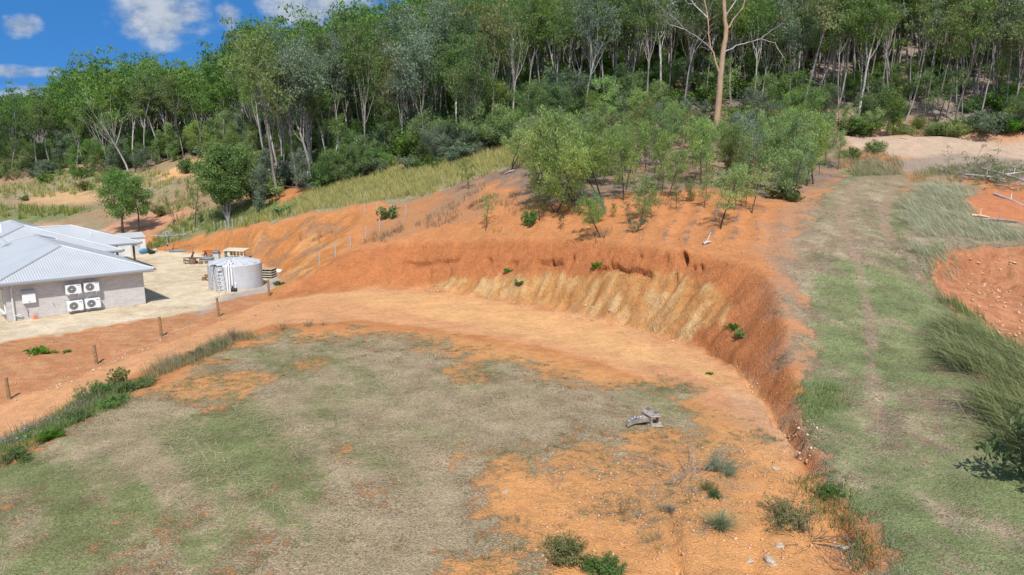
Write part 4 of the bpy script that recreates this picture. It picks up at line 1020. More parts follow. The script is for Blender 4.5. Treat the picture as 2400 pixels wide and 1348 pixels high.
for (a0, a1, b0, b1, t) in ((-HW-.6, .6, -.6, 19.0, .345), (-10.1, 2.0, 12.8, 32.0, .345), (-17.0, 4.9, 18.0, 27.4, .335)):
    m, hips = hip(a0, a1, b0, b1, t); rf = m.build('roof', M_ROOF, house)
    c = MB()
    for p, q in hips:
        c.tube([Vector(p) + Vector((0,0,.02)), Vector(q) + Vector((0,0,.02))], .085, 6)
    c.build('ridge_cap', M_ROOF, rf, smooth=True)
    g = MB(); s = .06
    for (x0, y0, x1, y1) in ((a0,b0,a1,b0),(a1,b0,a1,b1),(a1,b1,a0,b1),(a0,b1,a0,b0)):
        dx, dy = (x1-x0), (y1-y0); L = math.hypot(dx, dy); ang = math.atan2(dy, dx)
        g.box(((x0+x1)/2 + math.sin(ang)*s, (y0+y1)/2 - math.cos(ang)*s, EAVE-.06), (L+.24, .12, .12), Matrix.Rotation(ang, 3, 'Z'))
    g.build('gutter', M_GUTTER, house)
    f = MB(); f.box(((a0+a1)/2, (b0+b1)/2, EAVE-.165), (a1-a0-.02, b1-b0-.02, .11)); f.build('fascia', M_FASCIA, house)
w_ = MB()
w_.box((-HW/2, 6.5, 1.26), (HW, 13.0, 2.52 - .02)); w_.box((-4.05, 22.4, 1.25), (10.9, 18.0, 2.50)); w_.box((-9.5, 22.7, 1.249), (13.0, 8.2, 2.48))
w_.build('wall', M_BRICK, house)
# corner returns, window on the left side wall
win = MB(); win.box((-HW-.03, 1.5, 1.25), (.08, 1.9, 1.5)); fr = win.build('window', M_WHITE, house)
gl = MB(); gl.box((-HW-.075, 1.02, 1.62), (.03, .84, .62)); gl.box((-HW-.075, 1.98, 1.62), (.03, .84, .62)); gl.box((-HW-.075, 1.02, .90), (.03, .84, .62)); gl.box((-HW-.075, 1.98, .90), (.03, .84, .62)); gl.build('pane', M_GLASS, fr)
sl_ = MB(); sl_.box((-HW-.09, 1.5, .45), (.22, 2.0, .08)); sl_.build('sill', M_FASCIA, fr)
# downpipe, meter box, taps
a, _z = on_wall(31, 720, .1); d = MB(); d.tube([(a,-.58,EAVE-.12),(a,-.50,EAVE-.30),(a,-.10,2.15),(a,-.10,.02)], .055, 8); d.tube([(a+.04,-.12,.35),(a+.34,-.16,.38),(a+.38,-.16,.46)], .035, 7); d.build('downpipe', M_FASCIA, house, smooth=True)
a, zc = on_wall(67, 695, .1); b_ = MB(); b_.box((a, -.115, zc), (.74, .22, .86)); mb = b_.build('meter_box', M_WHITE, house, bevel=.015)
b_ = MB(); b_.prism([(a-.37,-.228,zc+.21),(a-.37,-.228,zc+.43),(a-.37,-.004,zc+.445)], (.74,0,0)); b_.build('hood', M_GUTTER, mb)
b_ = MB(); b_.box((a, -.236, zc-.33), (.07, .02, .03)); b_.build('latch', M_BLACK, mb)
for px, py, nm in ((123, 709, 'tap'), (61, 722, 'conduit'), (178, 693, 'pipe_stub')):
    a, zc = on_wall(px, py); q = MB(); q.tube([(a,0,zc),(a,-.10,zc),(a+.03,-.13,zc-.10)], .022, 6)
    if nm == 'conduit': q.tube([(a,-.05,zc),(a+.07,-.05,zc-.12),(a+.05,-.05,zc-.55)], .018, 6)
    q.build(nm, M_GREYPL, house, smooth=True)
# patio posts and lamp under the rear eave
for (a, b) in ((4.35, 18.55), (2.9, 18.55)):
    q = MB(); q.box((a, b, 1.2), (.16, .16, 2.40)); q.build('patio_post', M_DKWOOD, house)
q = MB(); q.lathe([(.0,.0),(.16,.02),(.2,.08),(.16,.15),(.0,.17)], 14, (4.45, 18.35, 2.22)); q.build('eave_lamp', M_WHITE, house, smooth=True)
for (a, b, z) in ((-2.4, 15.2, 3.35), (1.2, 20.1, 3.3)):
    q = MB(); q.tube([(a,b,z-.3),(a,b,z+.45)], .04, 8); q.lathe([(.14,z-.12),(.05,z-.02)], 10, (a,b,0)); q.build('vent_pipe', M_PLASTIC, house, smooth=True)
# roof antenna: a white panel on a bracket
ant = tag(empty('roof_antenna', (*house_xy(-6.6, 13.5), YZ), hang), 'white square panel antenna on braced legs standing on the grey roof', 'antenna')
zr = EAVE + .345*3.3
q = MB(); q.box((0,0,zr+1.25), (.62,.16,.72)); q.build('panel', M_WHITE, ant, bevel=.03)
q = MB(); q.tube([(0,.05,zr-.15),(0,.05,zr+.4),(0,.0,zr+1.0)], .035, 7); q.build('mast', M_GREYPL, ant)
for s in (-1.1, .55):
    q = MB(); q.tube([(0,.05,zr+.85),(s,-.5,zr-.10)], .025, 6); q.build('brace', M_GREYPL, ant)

# four air conditioner units hung on the front wall
def ac_unit(px, py, label):
    a, zc = on_wall(px, py, .42); x, y = house_xy(a, 0)
    e = tag(empty('air_conditioner', (x, y, YZ + zc), hang), label, 'air conditioner', 'air conditioner units on the front wall')
    q = MB(); q.box((0,-.27,0), (.92,.34,.66)); body = q.build('casing', M_WHITE, e, bevel=.018)
    q = MB(); n = 28; cx = -.11
    q.lathe([(.265,0),(.285,.012),(.30,0)], n); q.v = [(cx + v[0], -.4425 - v[2], v[1]) for v in q.v]; q.build('fan_surround', M_WHITE, e)
    q = MB(); q.lathe([(.0,.001),(.262,.001)], n); q.v = [(cx + v[0], -.4425 - v[2], v[1]) for v in q.v]; fan = q.build('fan', M_GREYPL, e)
    q = MB()
    for r in (.08,.12,.16,.20,.24): q.tube([(cx + r*math.cos(t*math.pi/14), -.449, r*math.sin(t*math.pi/14)) for t in range(29)], .0045, 4, False)
    for k in range(12): q.tube([(cx + .05*math.cos(k*math.pi/6), -.451, .05*math.sin(k*math.pi/6)), (cx + .26*math.cos(k*math.pi/6), -.449, .26*math.sin(k*math.pi/6))], .005, 4, False)
    q.build('guard', M_BLACK, fan)
    q = MB(); q.lathe([(.0,.012),(.045,.010),(.05,0)], 14); q.v = [(cx + v[0], -.4515 - v[2], v[1]) for v in q.v]; q.build('hub', M_WHITE, fan)
    q = MB(); q.box((.30,-.4425,.245), (.20,.004,.038)); q.build('brand_strip', simple('blue_print', (.03,.09,.22), .5) if 'blue_print' not in bpy.data.materials else bpy.data.materials['blue_print'], e)
    q = MB(); q.box((.37,-.4425,.10), (.05,.004,.03)); q.build('sticker', M_GREYPL, e)
    for s in (-.32, .32):
        q = MB(); q.box((s,-.22,-.355), (.05,.44,.04)); q.box((s,-.02,-.46), (.05,.04,.25)); q.build('bracket', M_WHITE, e)
    q = MB(); q.box((.485,-.22,-.12), (.05,.16,.26)); q.build('valve_cover', M_WHITE, e); q = MB(); q.tube([(.50,-.18,-.25),(.55,-.10,-.34),(.52,-.01,-.36)], .025, 6); q.build('hose', M_WHITE, e)
ac_unit(172.5, 678, 'white air conditioner unit on the brick wall, upper left of the four')
ac_unit(215, 672.5, 'white air conditioner unit on the brick wall, upper right of the four')
ac_unit(177.5, 717, 'white air conditioner unit low on the brick wall, lower left of the four')
ac_unit(218.5, 711, 'white air conditioner unit low on the brick wall, lower right of the four')

# small orange cap on a riser at the wall
x, y = house_xy(*(lambda q: (q[0], -.25))(on_wall(82, 746, .25))); e = tag(empty('marker_cone', (x, y, YZ)), 'small bright orange cone at the foot of the brick wall', 'cone')
q = MB(); q.lathe([(.15,0),(.15,.03),(.11,.04),(.05,.30),(.0,.31)], 14); q.build('cone_body', M_ORANGE, e, smooth=True); q = MB(); q.tube([(.12,.1,0),(.12,.1,.38)], .035, 8); q.build('riser', M_GREYPL, e)

# garden shed behind the house
e = tag(empty('garden_shed', (*pix(302, 597, YZ)[:2], YZ), hang + .12), 'white metal garden shed half hidden behind the rear roof', 'shed')
q = MB(); q.prism([(-1.5,-1.1,0),(1.45,-1.1,0),(1.45,-1.1,1.95),(-1.5,-1.1,1.95)], (0,2.2,0)); q.build('wall', M_WHITE, e)
q = MB(); q.poly([(-1.6,-1.2,1.95),(1.55,-1.2,1.95),(1.55,0,2.45),(-1.6,0,2.45)]); q.poly([(-1.6,1.2,1.95),(-1.6,0,2.45),(1.55,0,2.45),(1.55,1.2,1.95)]); q.poly([(1.453,-1.1,1.95),(1.453,1.1,1.95),(1.453,0,2.42)]); q.build('roof', M_ROOF, e)
q = MB(); q.box((.3,-1.12,.95), (1.0,.03,1.8)); dr = q.build('door', M_FASCIA, e); q = MB(); q.box((.7,-1.15,.95), (.12,.03,.04)); q.build('handle', M_BLACK, dr)

# rotary clothesline
cx, cy, cz = ground_at(394, 590); e = tag(empty('clothesline', (cx, cy, cz), .3), 'silver rotary clothesline standing at the back of the sandy yard', 'clothesline')
q = MB(); q.tube([(0,0,-.1),(0,0,2.35)], .04, 9); q.build('post', M_GALV, e)
q = MB(); q.tube([(0,0,.62),(0,0,.80)], .085, 10); q.build('winder', M_BLACK, e)
q = MB(); q.lathe([(.0,1.62),(.10,1.66),(.11,1.78),(.05,1.84)], 12); q.build('hub', M_GALV, e)
for k in range(4):
    c, s = math.cos(k*math.pi/2), math.sin(k*math.pi/2); q = MB(); q.tube([(0,0,1.78),(c*1.0,s*1.0,1.83),(c*2.0,s*2.0,1.95)], .032, 7); arm = q.build('arm', M_GALV, e)
    q = MB(); q.tube([(0,0,2.33),(c*.66,s*.66,1.83)], .022, 6); q.build('stay', M_GALV, arm)
q = MB()
for r in (.6,.85,1.1,1.35,1.6,1.82,2.0):
    p = [(r*math.cos(k*math.pi/2), r*math.sin(k*math.pi/2), 1.79 + .16*(r/2)**1.5) for k in range(5)]
    q.tube(p, .006, 4, False)
q.build('lines', M_ALU, e)

# water tank
tx, ty, _ = pix(555, 681.5, YZ); tdir = unit(np.array((tx, ty))); tx, ty = tx + tdir[0]*2.12, ty + tdir[1]*2.12
def tank_material():
    t = mat_new('grey_poly_tank'); g = t.new('ShaderNodeTexCoord').outputs['Object']; n = t.noise(t.scale(g, (1,1,.25)), 1.5, 5, .6); s = t.new('ShaderNodeSeparateXYZ'); t.l.new(g, s.inputs[0])
    c = t.mix(t.step(n, .35, .65), (.42,.44,.46), (.50,.52,.54)); c = t.mix(t.mul(t.step(s.outputs[2], .5, 0.0), .35), c, (.42,.36,.30))
    t.put(t.p.inputs['Base Color'], c); t.p.inputs['Roughness'].default_value = .5; return t.m
M_TANK = tank_material()
tank = tag(empty('water_tank', (tx, ty, YZ)), 'round grey water tank with ribbed domed top and white pipes', 'water tank')
TR, TH = 2.12, 2.02
q = MB(); q.lathe([(TR,0),(TR,.66),(TR-.008,.69),(TR-.008,.71),(TR,.74),(TR,1.34),(TR-.008,1.37),(TR-.008,1.39),(TR,1.42),(TR,TH-.05),(TR-.03,TH)], 56); q.build('tank_body', M_TANK, tank, smooth=True, sharp=12)
q = MB(); q.lathe([(TR-.03,TH),(TR-.12,TH+.06),(1.2,TH+.27),(.45,TH+.42),(.3,TH+.44),(0,TH+.44)], 56); q.build('tank_roof', M_TANK, tank, smooth=True)
for k in range(14):
    an = k*2*math.pi/14 + .12; r = MB(); w0, w1 = .20, .08
    P = lambda r_, o, z: (r_*math.cos(an) - o*math.sin(an), r_*math.sin(an) + o*math.cos(an), z)
    for (ra, za, wa), (rb, zb, wb) in (((TR-.07,TH+.03,w0),(1.25,TH+.24,.15)), ((1.25,TH+.24,.15),(.42,TH+.41,w1))):
        r.poly([P(ra,-wa,za+.07),P(ra,wa,za+.07),P(rb,wb,zb+.07),P(rb,-wb,zb+.07)]); r.poly([P(ra,-wa,za),P(ra,-wa,za+.07),P(rb,-wb,zb+.07),P(rb,-wb,zb)]); r.poly([P(ra,wa,za+.07),P(ra,wa,za),P(rb,wb,zb),P(rb,wb,zb+.07)])
        if ra > 1.5: r.poly([P(ra,-wa,za-.03),P(ra,wa,za-.03),P(ra,wa,za+.07),P(ra,-wa,za+.07)])
    r.build('roof_rib', M_TANK, tank)
an0 = math.atan2(-ty, -tx)
def tp(an, r, z): return (r*math.cos(an), r*math.sin(an), z)
A1, A2, A3 = an0 - .30, an0 - .22, an0 - .13
q = MB(); q.tube([tp(A1,TR+.12,.02), tp(A1,TR+.10,1.96), tp(A1+.02,TR+.02,2.06)], .06, 9); q.build('pipe', M_PLASTIC, tank, smooth=True)
q = MB(); q.tube([tp(A2,TR+.14,.02), tp(A2,TR+.10,1.98), tp(A2,TR+.02,2.28), tp(A2+.02,TR-.12,2.42), tp(A2+.08,TR-.40,2.40), tp(A2+.12,TR-.62,2.24)], .06, 9); q.build('pipe', M_PLASTIC, tank, smooth=True)
q = MB(); q.tube([tp(A3,TR+.12,.35), tp(A3,TR+.10,1.60), tp(A3-.01,TR+.07,1.75), tp(A3-.01,TR+.07,2.02), tp(A3,TR-.08,2.20), tp(A3+.06,TR-.35,2.28), tp(A3+.08,TR-.5,2.2)], .06, 9); q.build('pipe', M_PLASTIC, tank, smooth=True)
q = MB(); q.tube([tp(an0-.02,TR+.10,0), tp(an0-.02,TR+.10,.60), tp(an0-.04,TR+.03,.68)], .05, 8); q.build('overflow_pipe', M_PLASTIC, tank, smooth=True)
pz = tp(an0-.08, TR+.32, 0); e = tag(empty('water_pump', (tx+pz[0], ty+pz[1], YZ)), 'small black pump at the foot of the grey tank pipes', 'pump')
q = MB(); q.tube([(-.22,0,.16),(.22,0,.16)], .13, 12); q.box((0,0,.03), (.44,.22,.06)); q.build('motor', M_BLACK, e, smooth=True); q = MB(); q.tube([(-.12,0,.2),(-.12,0,.48)], .05, 8); q.build('pipe_fitting', M_BLACK, e)
def ladder(px, py, rz, label, h=2.05):
    x, y, z = pix(px, py, YZ); e = tag(empty('step_ladder', (x, y, z), rz), label, 'ladder', 'step ladders by the tank')
    for s in (-1, 1):
        f = MB()
        for o in (-.24, .24): f.tube([(o*1.15, s*.52, 0), (o*.8, s*.04, h)], .026, 6)
        f.build('ladder_frame', M_ALU, e)
        for k in range(1, 7):
            t = k/7.0; wx = .24*(1.15 - .35*t); yy = s*(.52 - .48*t); g = MB(); g.tube([(-wx, yy, h*t), (wx, yy, h*t)], .018, 5); g.build('rung', M_ALU, e)
    f = MB(); f.box((0,0,h+.01), (.46,.16,.06)); f.build('top_cap', M_BLACK, e)
ladder(505, 682, .95, 'tall aluminium step ladder in front of the tank, the left one'); ladder(518, 684, .45, 'tall aluminium step ladder in front of the tank, nearest the white pipes')

# poultry coop, timber stack, sack
x, y, z = ground_at(556, 615); e = tag(empty('poultry_coop', (x, y, YZ), -.08, .84), 'cream poultry coop with wire windows and flat corrugated roof behind the tank', 'coop')
q = MB(); q.box((.25,0,.45), (1.9,1.3,.9)); q.box((-.72,0,1.2), (.22,1.3,.6)); q.build('wall', M_CREAMM, e)
q = MB(); q.poly([(-1.3,-.8,1.56),(1.3,-.8,1.50),(1.3,.8,1.66),(-1.3,.8,1.70)]); q.poly([(-1.3,-.8,1.50),(-1.3,.8,1.64),(1.3,.8,1.60),(1.3,-.8,1.44)]); q.poly([(-1.3,-.8,1.50),(1.3,-.8,1.44),(1.3,-.8,1.50),(-1.3,-.8,1.56)])
for k in range(26): q.tube([(-1.3+.104*k,-.82,1.565-.0024*k*1), (-1.3+.104*k,.8,1.705-.0016*k)], .028, 5)
q.build('roof', M_CREAMM, e)
q = MB()
for k in range(5): q.box((-.55+.43*k,-.62,1.2), (.06,.06,.62)); q.box((-.55+.43*k,.62,1.2), (.06,.06,.62))
q.build('frame', M_CREAMM, e)
q = MB()
for k in range(36): q.tube([(-.6+.05*k,-.62,.9),(-.6+.05*k,-.62,1.5)], .004, 3, False)
for k in range(12): q.tube([(-.6,-.62,.92+.05*k),(1.18,-.62,.92+.05*k)], .004, 3, False)
q.build('wire_mesh', M_BLACK, e)
q = MB(); q.box((-1.02,0,.7), (.45,1.2,1.35)); q.build('nest_box', M_STEELD, e)
x, y, z = ground_at(624, 653)
for k in range(4):
    e = tag(empty('sheet_pallet', (x, y + .6, float(hz(x, y+.6)) + .21*k), -.15 + .03*(k % 2)), f'pallet of pale sheets beside the tank, {["bottom","second","third","top"][k]} of the stack', 'pallet', 'stacked pallets beside the tank')
    q = MB(); q.box((0,0,.17), (1.15,1.0,.05)); q.build('deck', M_CREAMM if k < 3 else M_STUMPTOP, e)
    for s in (-.5, 0, .5): q = MB(); q.box((s,0,.072), (.09,1.0,.142)); q.build('bearer', M_DKWOOD, e)
x, y, z = ground_at(651, 637); rg = random.Random(3)
me_ = bmesh.new(); bmesh.ops.create_icosphere(me_, subdivisions=3, radius=1)
for v in me_.verts: v.co = Vector((v.co.x*.42, v.co.y*.34, max(-.02, v.co.z*.26)))*(1+.12*math.sin(v.co.x*9+v.co.y*7))
md = bpy.data.meshes.new('sack'); me_.to_mesh(md); me_.free(); md.materials.append(M_WHITE); [setattr(p, 'use_smooth', True) for p in md.polygons]
o = link(bpy.data.objects.new('sack', md)); o.location = (x, y, z); tag(o, 'white sack lying on the dirt right of the stacked pallets', 'sack')

# seating around the fire pit
def stump(px, py, r, h, label):
    x, y, z = ground_at(px, py); e = tag(empty('log_stump', (x, y, z-.02)), label, 'stump', 'log stumps in the yard')
    q = MB(); q.lathe([(r*1.08,0),(r,h*.4),(r*.97,h)], 14); q.build('bark', M_STUMP, e, smooth=True); q = MB(); q.lathe([(r*.97,h),(0,h+.004)], 14); q.build('cut_top', M_STUMPTOP, e)
for a in ((461,618,.15,.30,'log stump seat left of the fire pit beside the wooden chair'),(471,619,.18,.34,'grey log stump seat in front of the fire pit'),(484,618,.16,.36,'orange brown log stump seat at the right of the fire pit'),
          (485,651,.20,.34,'log stump lying apart left of the tank, the farthest'),(479,657,.19,.34,'grey log stump left of the tank, in the middle'),(489,658,.16,.18,'low log round nearest the left side of the tank')): stump(*a)
x, y, z = ground_at(485, 613); e = tag(empty('fire_pit', (x, y, z)), 'round grey metal fire pit ring among the log stumps', 'fire pit')
q = MB(); q.lathe([(.72,0),(.72,.36),(.80,.38),(.80,.42),(.66,.42),(.66,.05),(0,.05)], 26); q.build('ring', M_GREYPL, e, smooth=True); q = MB(); q.lathe([(.65,.06),(.3,.14),(0,.12)], 14); q.build('ash', M_STEEL, e)
x, y, z = ground_at(441, 618); e = tag(empty('garden_chair', (x, y, z), -.9), 'dark wooden reclining garden chair by the fire pit', 'chair')
for s in (-.28, .28):
    q = MB(); q.box((s,-.32,.24), (.06,.06,.48)); q.build('leg', M_DKWOOD, e); q = MB(); q.prism([(s-.03,.42,0),(s-.03,.32,0),(s-.03,-.32,.36),(s-.03,-.32,.46)], (.06,0,0)); q.build('leg', M_DKWOOD, e); q = MB(); q.box((s,-.05,.60), (.12,.72,.03)); q.build('arm', M_DKWOOD, e)
q = MB()
for k in range(5): q.box((0,-.28+.13*k,.42-.045*k), (.54,.11,.03))
q.build('seat', M_DKWOOD, e)
q = MB()
for k in range(5): q.box((-.24+.12*k,.42,.72), (.10,.03,.98), Matrix.Rotation(R(-24), 3, 'X'))
q.build('backrest', M_DKWOOD, e)
x, y, z = ground_at(452, 619); e = tag(empty('barrel_table', (x, y, z)), 'grey barrel used as table right of the wooden chair', 'barrel'); q = MB(); q.lathe([(.30,0),(.36,.28),(.31,.58),(.0,.58)], 16); q.build('barrel_body', M_STUMP, e, smooth=True); q = MB(); q.box((.1,.1,.61), (.95,.6,.05)); q.build('top_board', M_DKWOOD, e)
x, y, z = ground_at(494, 604); e = tag(empty('picnic_table', (x, y, z), .2), 'picnic table with red top behind the fire pit', 'table')
q = MB()
for k in range(4): q.box((0,-.33+.22*k,.74), (1.5,.2,.04))
q.build('tabletop', M_REDW, e)
for s in (-1, 1): q = MB(); q.box((0,s*.75,.43), (1.5,.26,.04)); q.build('bench_seat', M_DKWOOD, e)
for s in (-.55, .55):
    q = MB(); q.prism([(s,-.72,0),(s,-.60,0),(s,-.16,.72),(s,-.28,.72)], (.06,0,0)); q.build('leg', M_DKWOOD, e); q = MB(); q.prism([(s,.72,0),(s,.60,0),(s,.16,.72),(s,.28,.72)], (.06,0,0)); q.build('leg', M_DKWOOD, e); q = MB(); q.box((s-.04,0,.38), (.05,1.6,.09)); q.build('crossbar', M_DKWOOD, e)
x, y, z = ground_at(508, 608); e = tag(empty('barbecue', (x, y, z)), 'small dark barbecue on a stacked grey block base', 'barbecue'); q = MB(); q.box((0,0,.2), (.62,.5,.4)); q.box((.01,0,.502), (.6,.48,.2)); q.build('base', M_TANK, e); q = MB(); q.box((0,0,.70), (.62,.44,.18)); q.prism([(-.3,-.2,.79),(-.3,.2,.79),(-.3,.12,.95),(-.3,-.12,.95)], (.6,0,0)); q.build('grill_lid', M_STEELD, e)

def rod(px, py, topy, label, mat, kind='star_picket', cat='fence post', group='star pickets along the top of the cut', r=.035, cap=None, lean=0.0):
    x, y, z = ground_at(px, py); h = max(.6, height_for((x, y, z), topy)); e = tag(empty(kind, (x, y, z-.15)), label, cat, group); e.rotation_euler = (0, lean, 0)
    q = MB()
    for k in range(3):
        an = k*2*math.pi/3; q.box((math.cos(an)*r*.5, math.sin(an)*r*.5, (h+.15)/2), (r, r*.28, h+.15), Matrix.Rotation(an, 3, 'Z'))
    q.build('steel_post', mat, e)
    if cap: q = MB(); q.lathe([(r*1.2,0),(r*1.3,.07),(0,.09)], 8, (0,0,h+.12)); q.build('cap', cap, e)
for k, (px, py, ty_, wh) in enumerate([(431,555,538,'right of the clothesline'),(503.5,539,520,'first of the row below the bushy tree'),(517.5,537,517,'second of the row below the bushy tree'),(529,536,516,'third of the row below the bushy tree'),(537,534,510,'tallest of the row below the bushy tree'),(545,534,512,'fifth of the row below the bushy tree'),(567,530,508,'last of the row below the bushy tree'),
    (855,503,476,'left end of the upper row above the left cut'),(884,506,475,'second of the upper row above the left cut'),(917,509,476,'third of the upper row beside a green weed'),(951,506,478,'right end of the upper row'),
    (890,540,511,'in the orange slope below the upper row'),(857,559,531,'halfway down the orange spur'),(822,582,552,'low on the orange spur'),(787,603,570,'near the foot of the orange spur'),(748,621,593,'lowest on the orange spur')]):
    rod(px, py, ty_, f'thin grey steel picket {wh}', M_GALV, r=.05, lean=random.Random(k).uniform(-.07, .05))
rod(334.5, 583, 557, 'rusty orange steel post standing behind the blue drum', M_ORANGE if False else M_WOOD, 'marker_post', 'post', None, .06)
rod(453, 606, 575, 'thin orange topped steel post behind the barrel table', simple('rusty_steel', (.45,.17,.09), .7), 'marker_post', 'post', None, .05)
rod(513, 600, 578, 'grey steel post behind the barbecue', M_GALV, 'marker_post', 'post', None, .05)
x, y, z = ground_at(336, 595); e = tag(empty('plastic_drum', (x, y, z), .5), 'blue plastic drum lying beside the white shed', 'drum')
q = MB(); q.lathe([(0,-.42),(.26,-.42),(.29,-.36),(.29,-.05),(.305,-.03),(.305,.03),(.29,.05),(.29,.36),(.26,.42),(0,.42)], 18); q.v = [(v[2], v[1], v[0]+.3) for v in q.v]; q.build('drum_body', M_BLUE, e, smooth=True); q = MB(); q.lathe([(0,.425),(.10,.425),(.10,.45),(0,.45)], 12); q.v = [(v[2], v[1], v[0]+.3) for v in q.v]; q.build('bung', M_BLACK, e)
x, y, z = ground_at(356.5, 594); e = tag(empty('tub', (x, y, z)), 'black round tub beside the white bucket', 'tub'); q = MB(); q.lathe([(.34,0),(.44,.30),(.48,.31),(.48,.34),(.42,.34),(.32,.04),(0,.04)], 18); q.build('tub_body', M_BLACK, e, smooth=True)
x, y, z = ground_at(364, 592); e = tag(empty('bucket', (x, y, z)), 'white bucket standing behind the black tub', 'bucket'); q = MB(); q.lathe([(.17,0),(.21,.38),(.225,.38),(.225,.41),(.19,.41),(.16,.03),(0,.03)], 16); q.build('bucket_body', M_WHITE, e, smooth=True); q = MB(); q.tube([(-.22,0,.36),(-.16,-.1,.5),(0,-.14,.55),(.16,-.1,.5),(.22,0,.36)], .008, 5); q.build('handle', M_GALV, e)
xa, xb = ground_at(396, 591), ground_at(434, 590); q = MB(); q.tube([(xa[0],xa[1],xa[2]+.06),((xa[0]+xb[0])/2,(xa[1]+xb[1])/2+.1,xa[2]+.1),(xb[0],xb[1],xb[2]+.08)], .10, 8); o = q.build('tarpaulin_roll', M_BLUE, smooth=True); tag(o, 'long blue rolled tarpaulin on the ground under the clothesline', 'tarpaulin')

# timber fence posts along the drive
for k, (px, py, ty_, lab) in enumerate([(22,936,884,'timber post nearest the left edge beside the orange drive'),(227,854,807,'timber post second from the left beside the orange drive'),(379,790,742,'timber post in the middle of the row beside white litter'),(513,742,697,'timber post where gravel meets the orange drive'),(631,694,655,'timber post right of the water tank')]):
    x, y, z = ground_at(px, py); h = max(1.0, height_for((x, y, z), ty_)); e = tag(empty('fence_post', (x, y, z), .3*k), lab, 'fence post', 'timber posts beside the drive'); e.rotation_euler = (.01, -.03 - .012*(k % 2), .3*k)
    q = MB(); q.tube([(0,0,-.3),(0,0,h*.5),(.006,0,h)], [.085,.08,.075], 10); q.build('timber', M_WOOD, e, smooth=True); q = MB(); q.lathe([(.075,h),(0,h+.012)], 10, (.006,0,0)); q.build('post_top', M_STUMPTOP, e)

# excavator ripper tooth lying on the pad
x, y, z = ground_at(1516, 995); S_ = y/1560.; rip = tag(empty('ripper_tooth', (x, y, z + .01), -.05), 'worn steel excavator ripper with curved shank lying on the grassy pad', 'ripper')
ear = [(-.10,.10),(-.16,.36),(-.04,.47),(.10,.52),(.20,.47),(.22,.34),(.34,.26),(.47,.14),(.52,.04),(.50,-.08),(.54,-.20),(.52,-.27),(.14,-.27),(.06,-.16)]
def ear_at(z0, z1, nm, sc=1.0):
    q = MB(); q.prism([(px_*sc, py_*sc, z0) for px_, py_ in ear], (0,0,z1-z0)); return q.build(nm, M_STEEL, rip, bevel=.012)
ear_at(.0, .05, 'side_plate'); up = ear_at(.36, .405, 'side_plate', .86)
for (hx, hy) in ((.13,.42),(.40,.06)):
    q = MB(); q.lathe([(.085,.0),(.085,.03),(.045,.03),(.045,.004),(0,.004)], 14, (hx*.86,hy*.86,.406)); q.build('pin_boss', M_STEELD, up)
    q = MB(); q.tube([(hx*.98,hy*.98,.05),(hx*.97,hy*.97,.36)], .07, 12); q.build('pin_tube', M_STEEL, rip, smooth=True)
q = MB(); q.prism([(.10,-.22,.05),(.18,-.22,.05),(.06,.30,.05),(-.04,.30,.05)], (0,0,.31)); q.build('web_plate', M_STEEL, rip, bevel=.01)
q = MB(); q.box((.39,-.02,.205), (.05,.10,.31)); q.build('web_plate', M_STEEL, rip, bevel=.01)
cen = [(.06,.02,.15),(-.10,-.01,.13),(-.28,-.06,.115),(-.46,-.13,.10),(-.60,-.23,.085),(-.70,-.36,.06),(-.735,-.45,.02)]
L_, R_ = [], []
for k, (px_, py_, w_h) in enumerate(cen):
    a = cen[max(k-1, 0)]; b = cen[min(k+1, len(cen)-1)]; dx, dy = b[0]-a[0], b[1]-a[1]; l = math.hypot(dx, dy); nx, ny = -dy/l, dx/l
    L_.append((px_+nx*w_h, py_+ny*w_h, .15)); R_.append((px_-nx*w_h, py_-ny*w_h, .15))
q = MB()
for k in range(len(cen)-1):
    q.prism([L_[k], L_[k+1], R_[k+1], R_[k]], (0,0,.15))
shank = q.build('shank', M_STEEL, rip)
q = MB(); q.prism([(-.13,.12,.06),(-.15,.36,.06),(-.10,.36,.06),(-.04,.10,.06)], (0,0,.24)); q.build('web_plate', M_STEEL, rip, bevel=.008)
q = MB()
for k in (2, 3, 4, 5): q.prism([tuple(np.array(L_[k])*.96+np.array(R_[k])*.04+(0,0,.152)), tuple(np.array(L_[k+1])*.96+np.array(R_[k+1])*.04+(0,0,.152)), tuple(np.array(R_[k+1])*.9+np.array(L_[k+1])*.1+(0,0,.152)), tuple(np.array(R_[k])*.9+np.array(L_[k])*.1+(0,0,.152))], (0,0,.012))
q.build('wear_cap', M_STEELD, shank)
q = MB()
for k, (px_, py_) in enumerate([(-.22,-.03),(-.33,-.08),(-.44,-.07),(-.54,-.17),(-.67,-.32)]): q.box((px_,py_,.322), (.045,.035,.014), Matrix.Rotation(.4, 3, 'Z'))
q.build('weld_pad', M_WHITE, shank)
rip.scale = (.98, .98, 1.0); rip.rotation_euler = (.10, -.05, -.05)
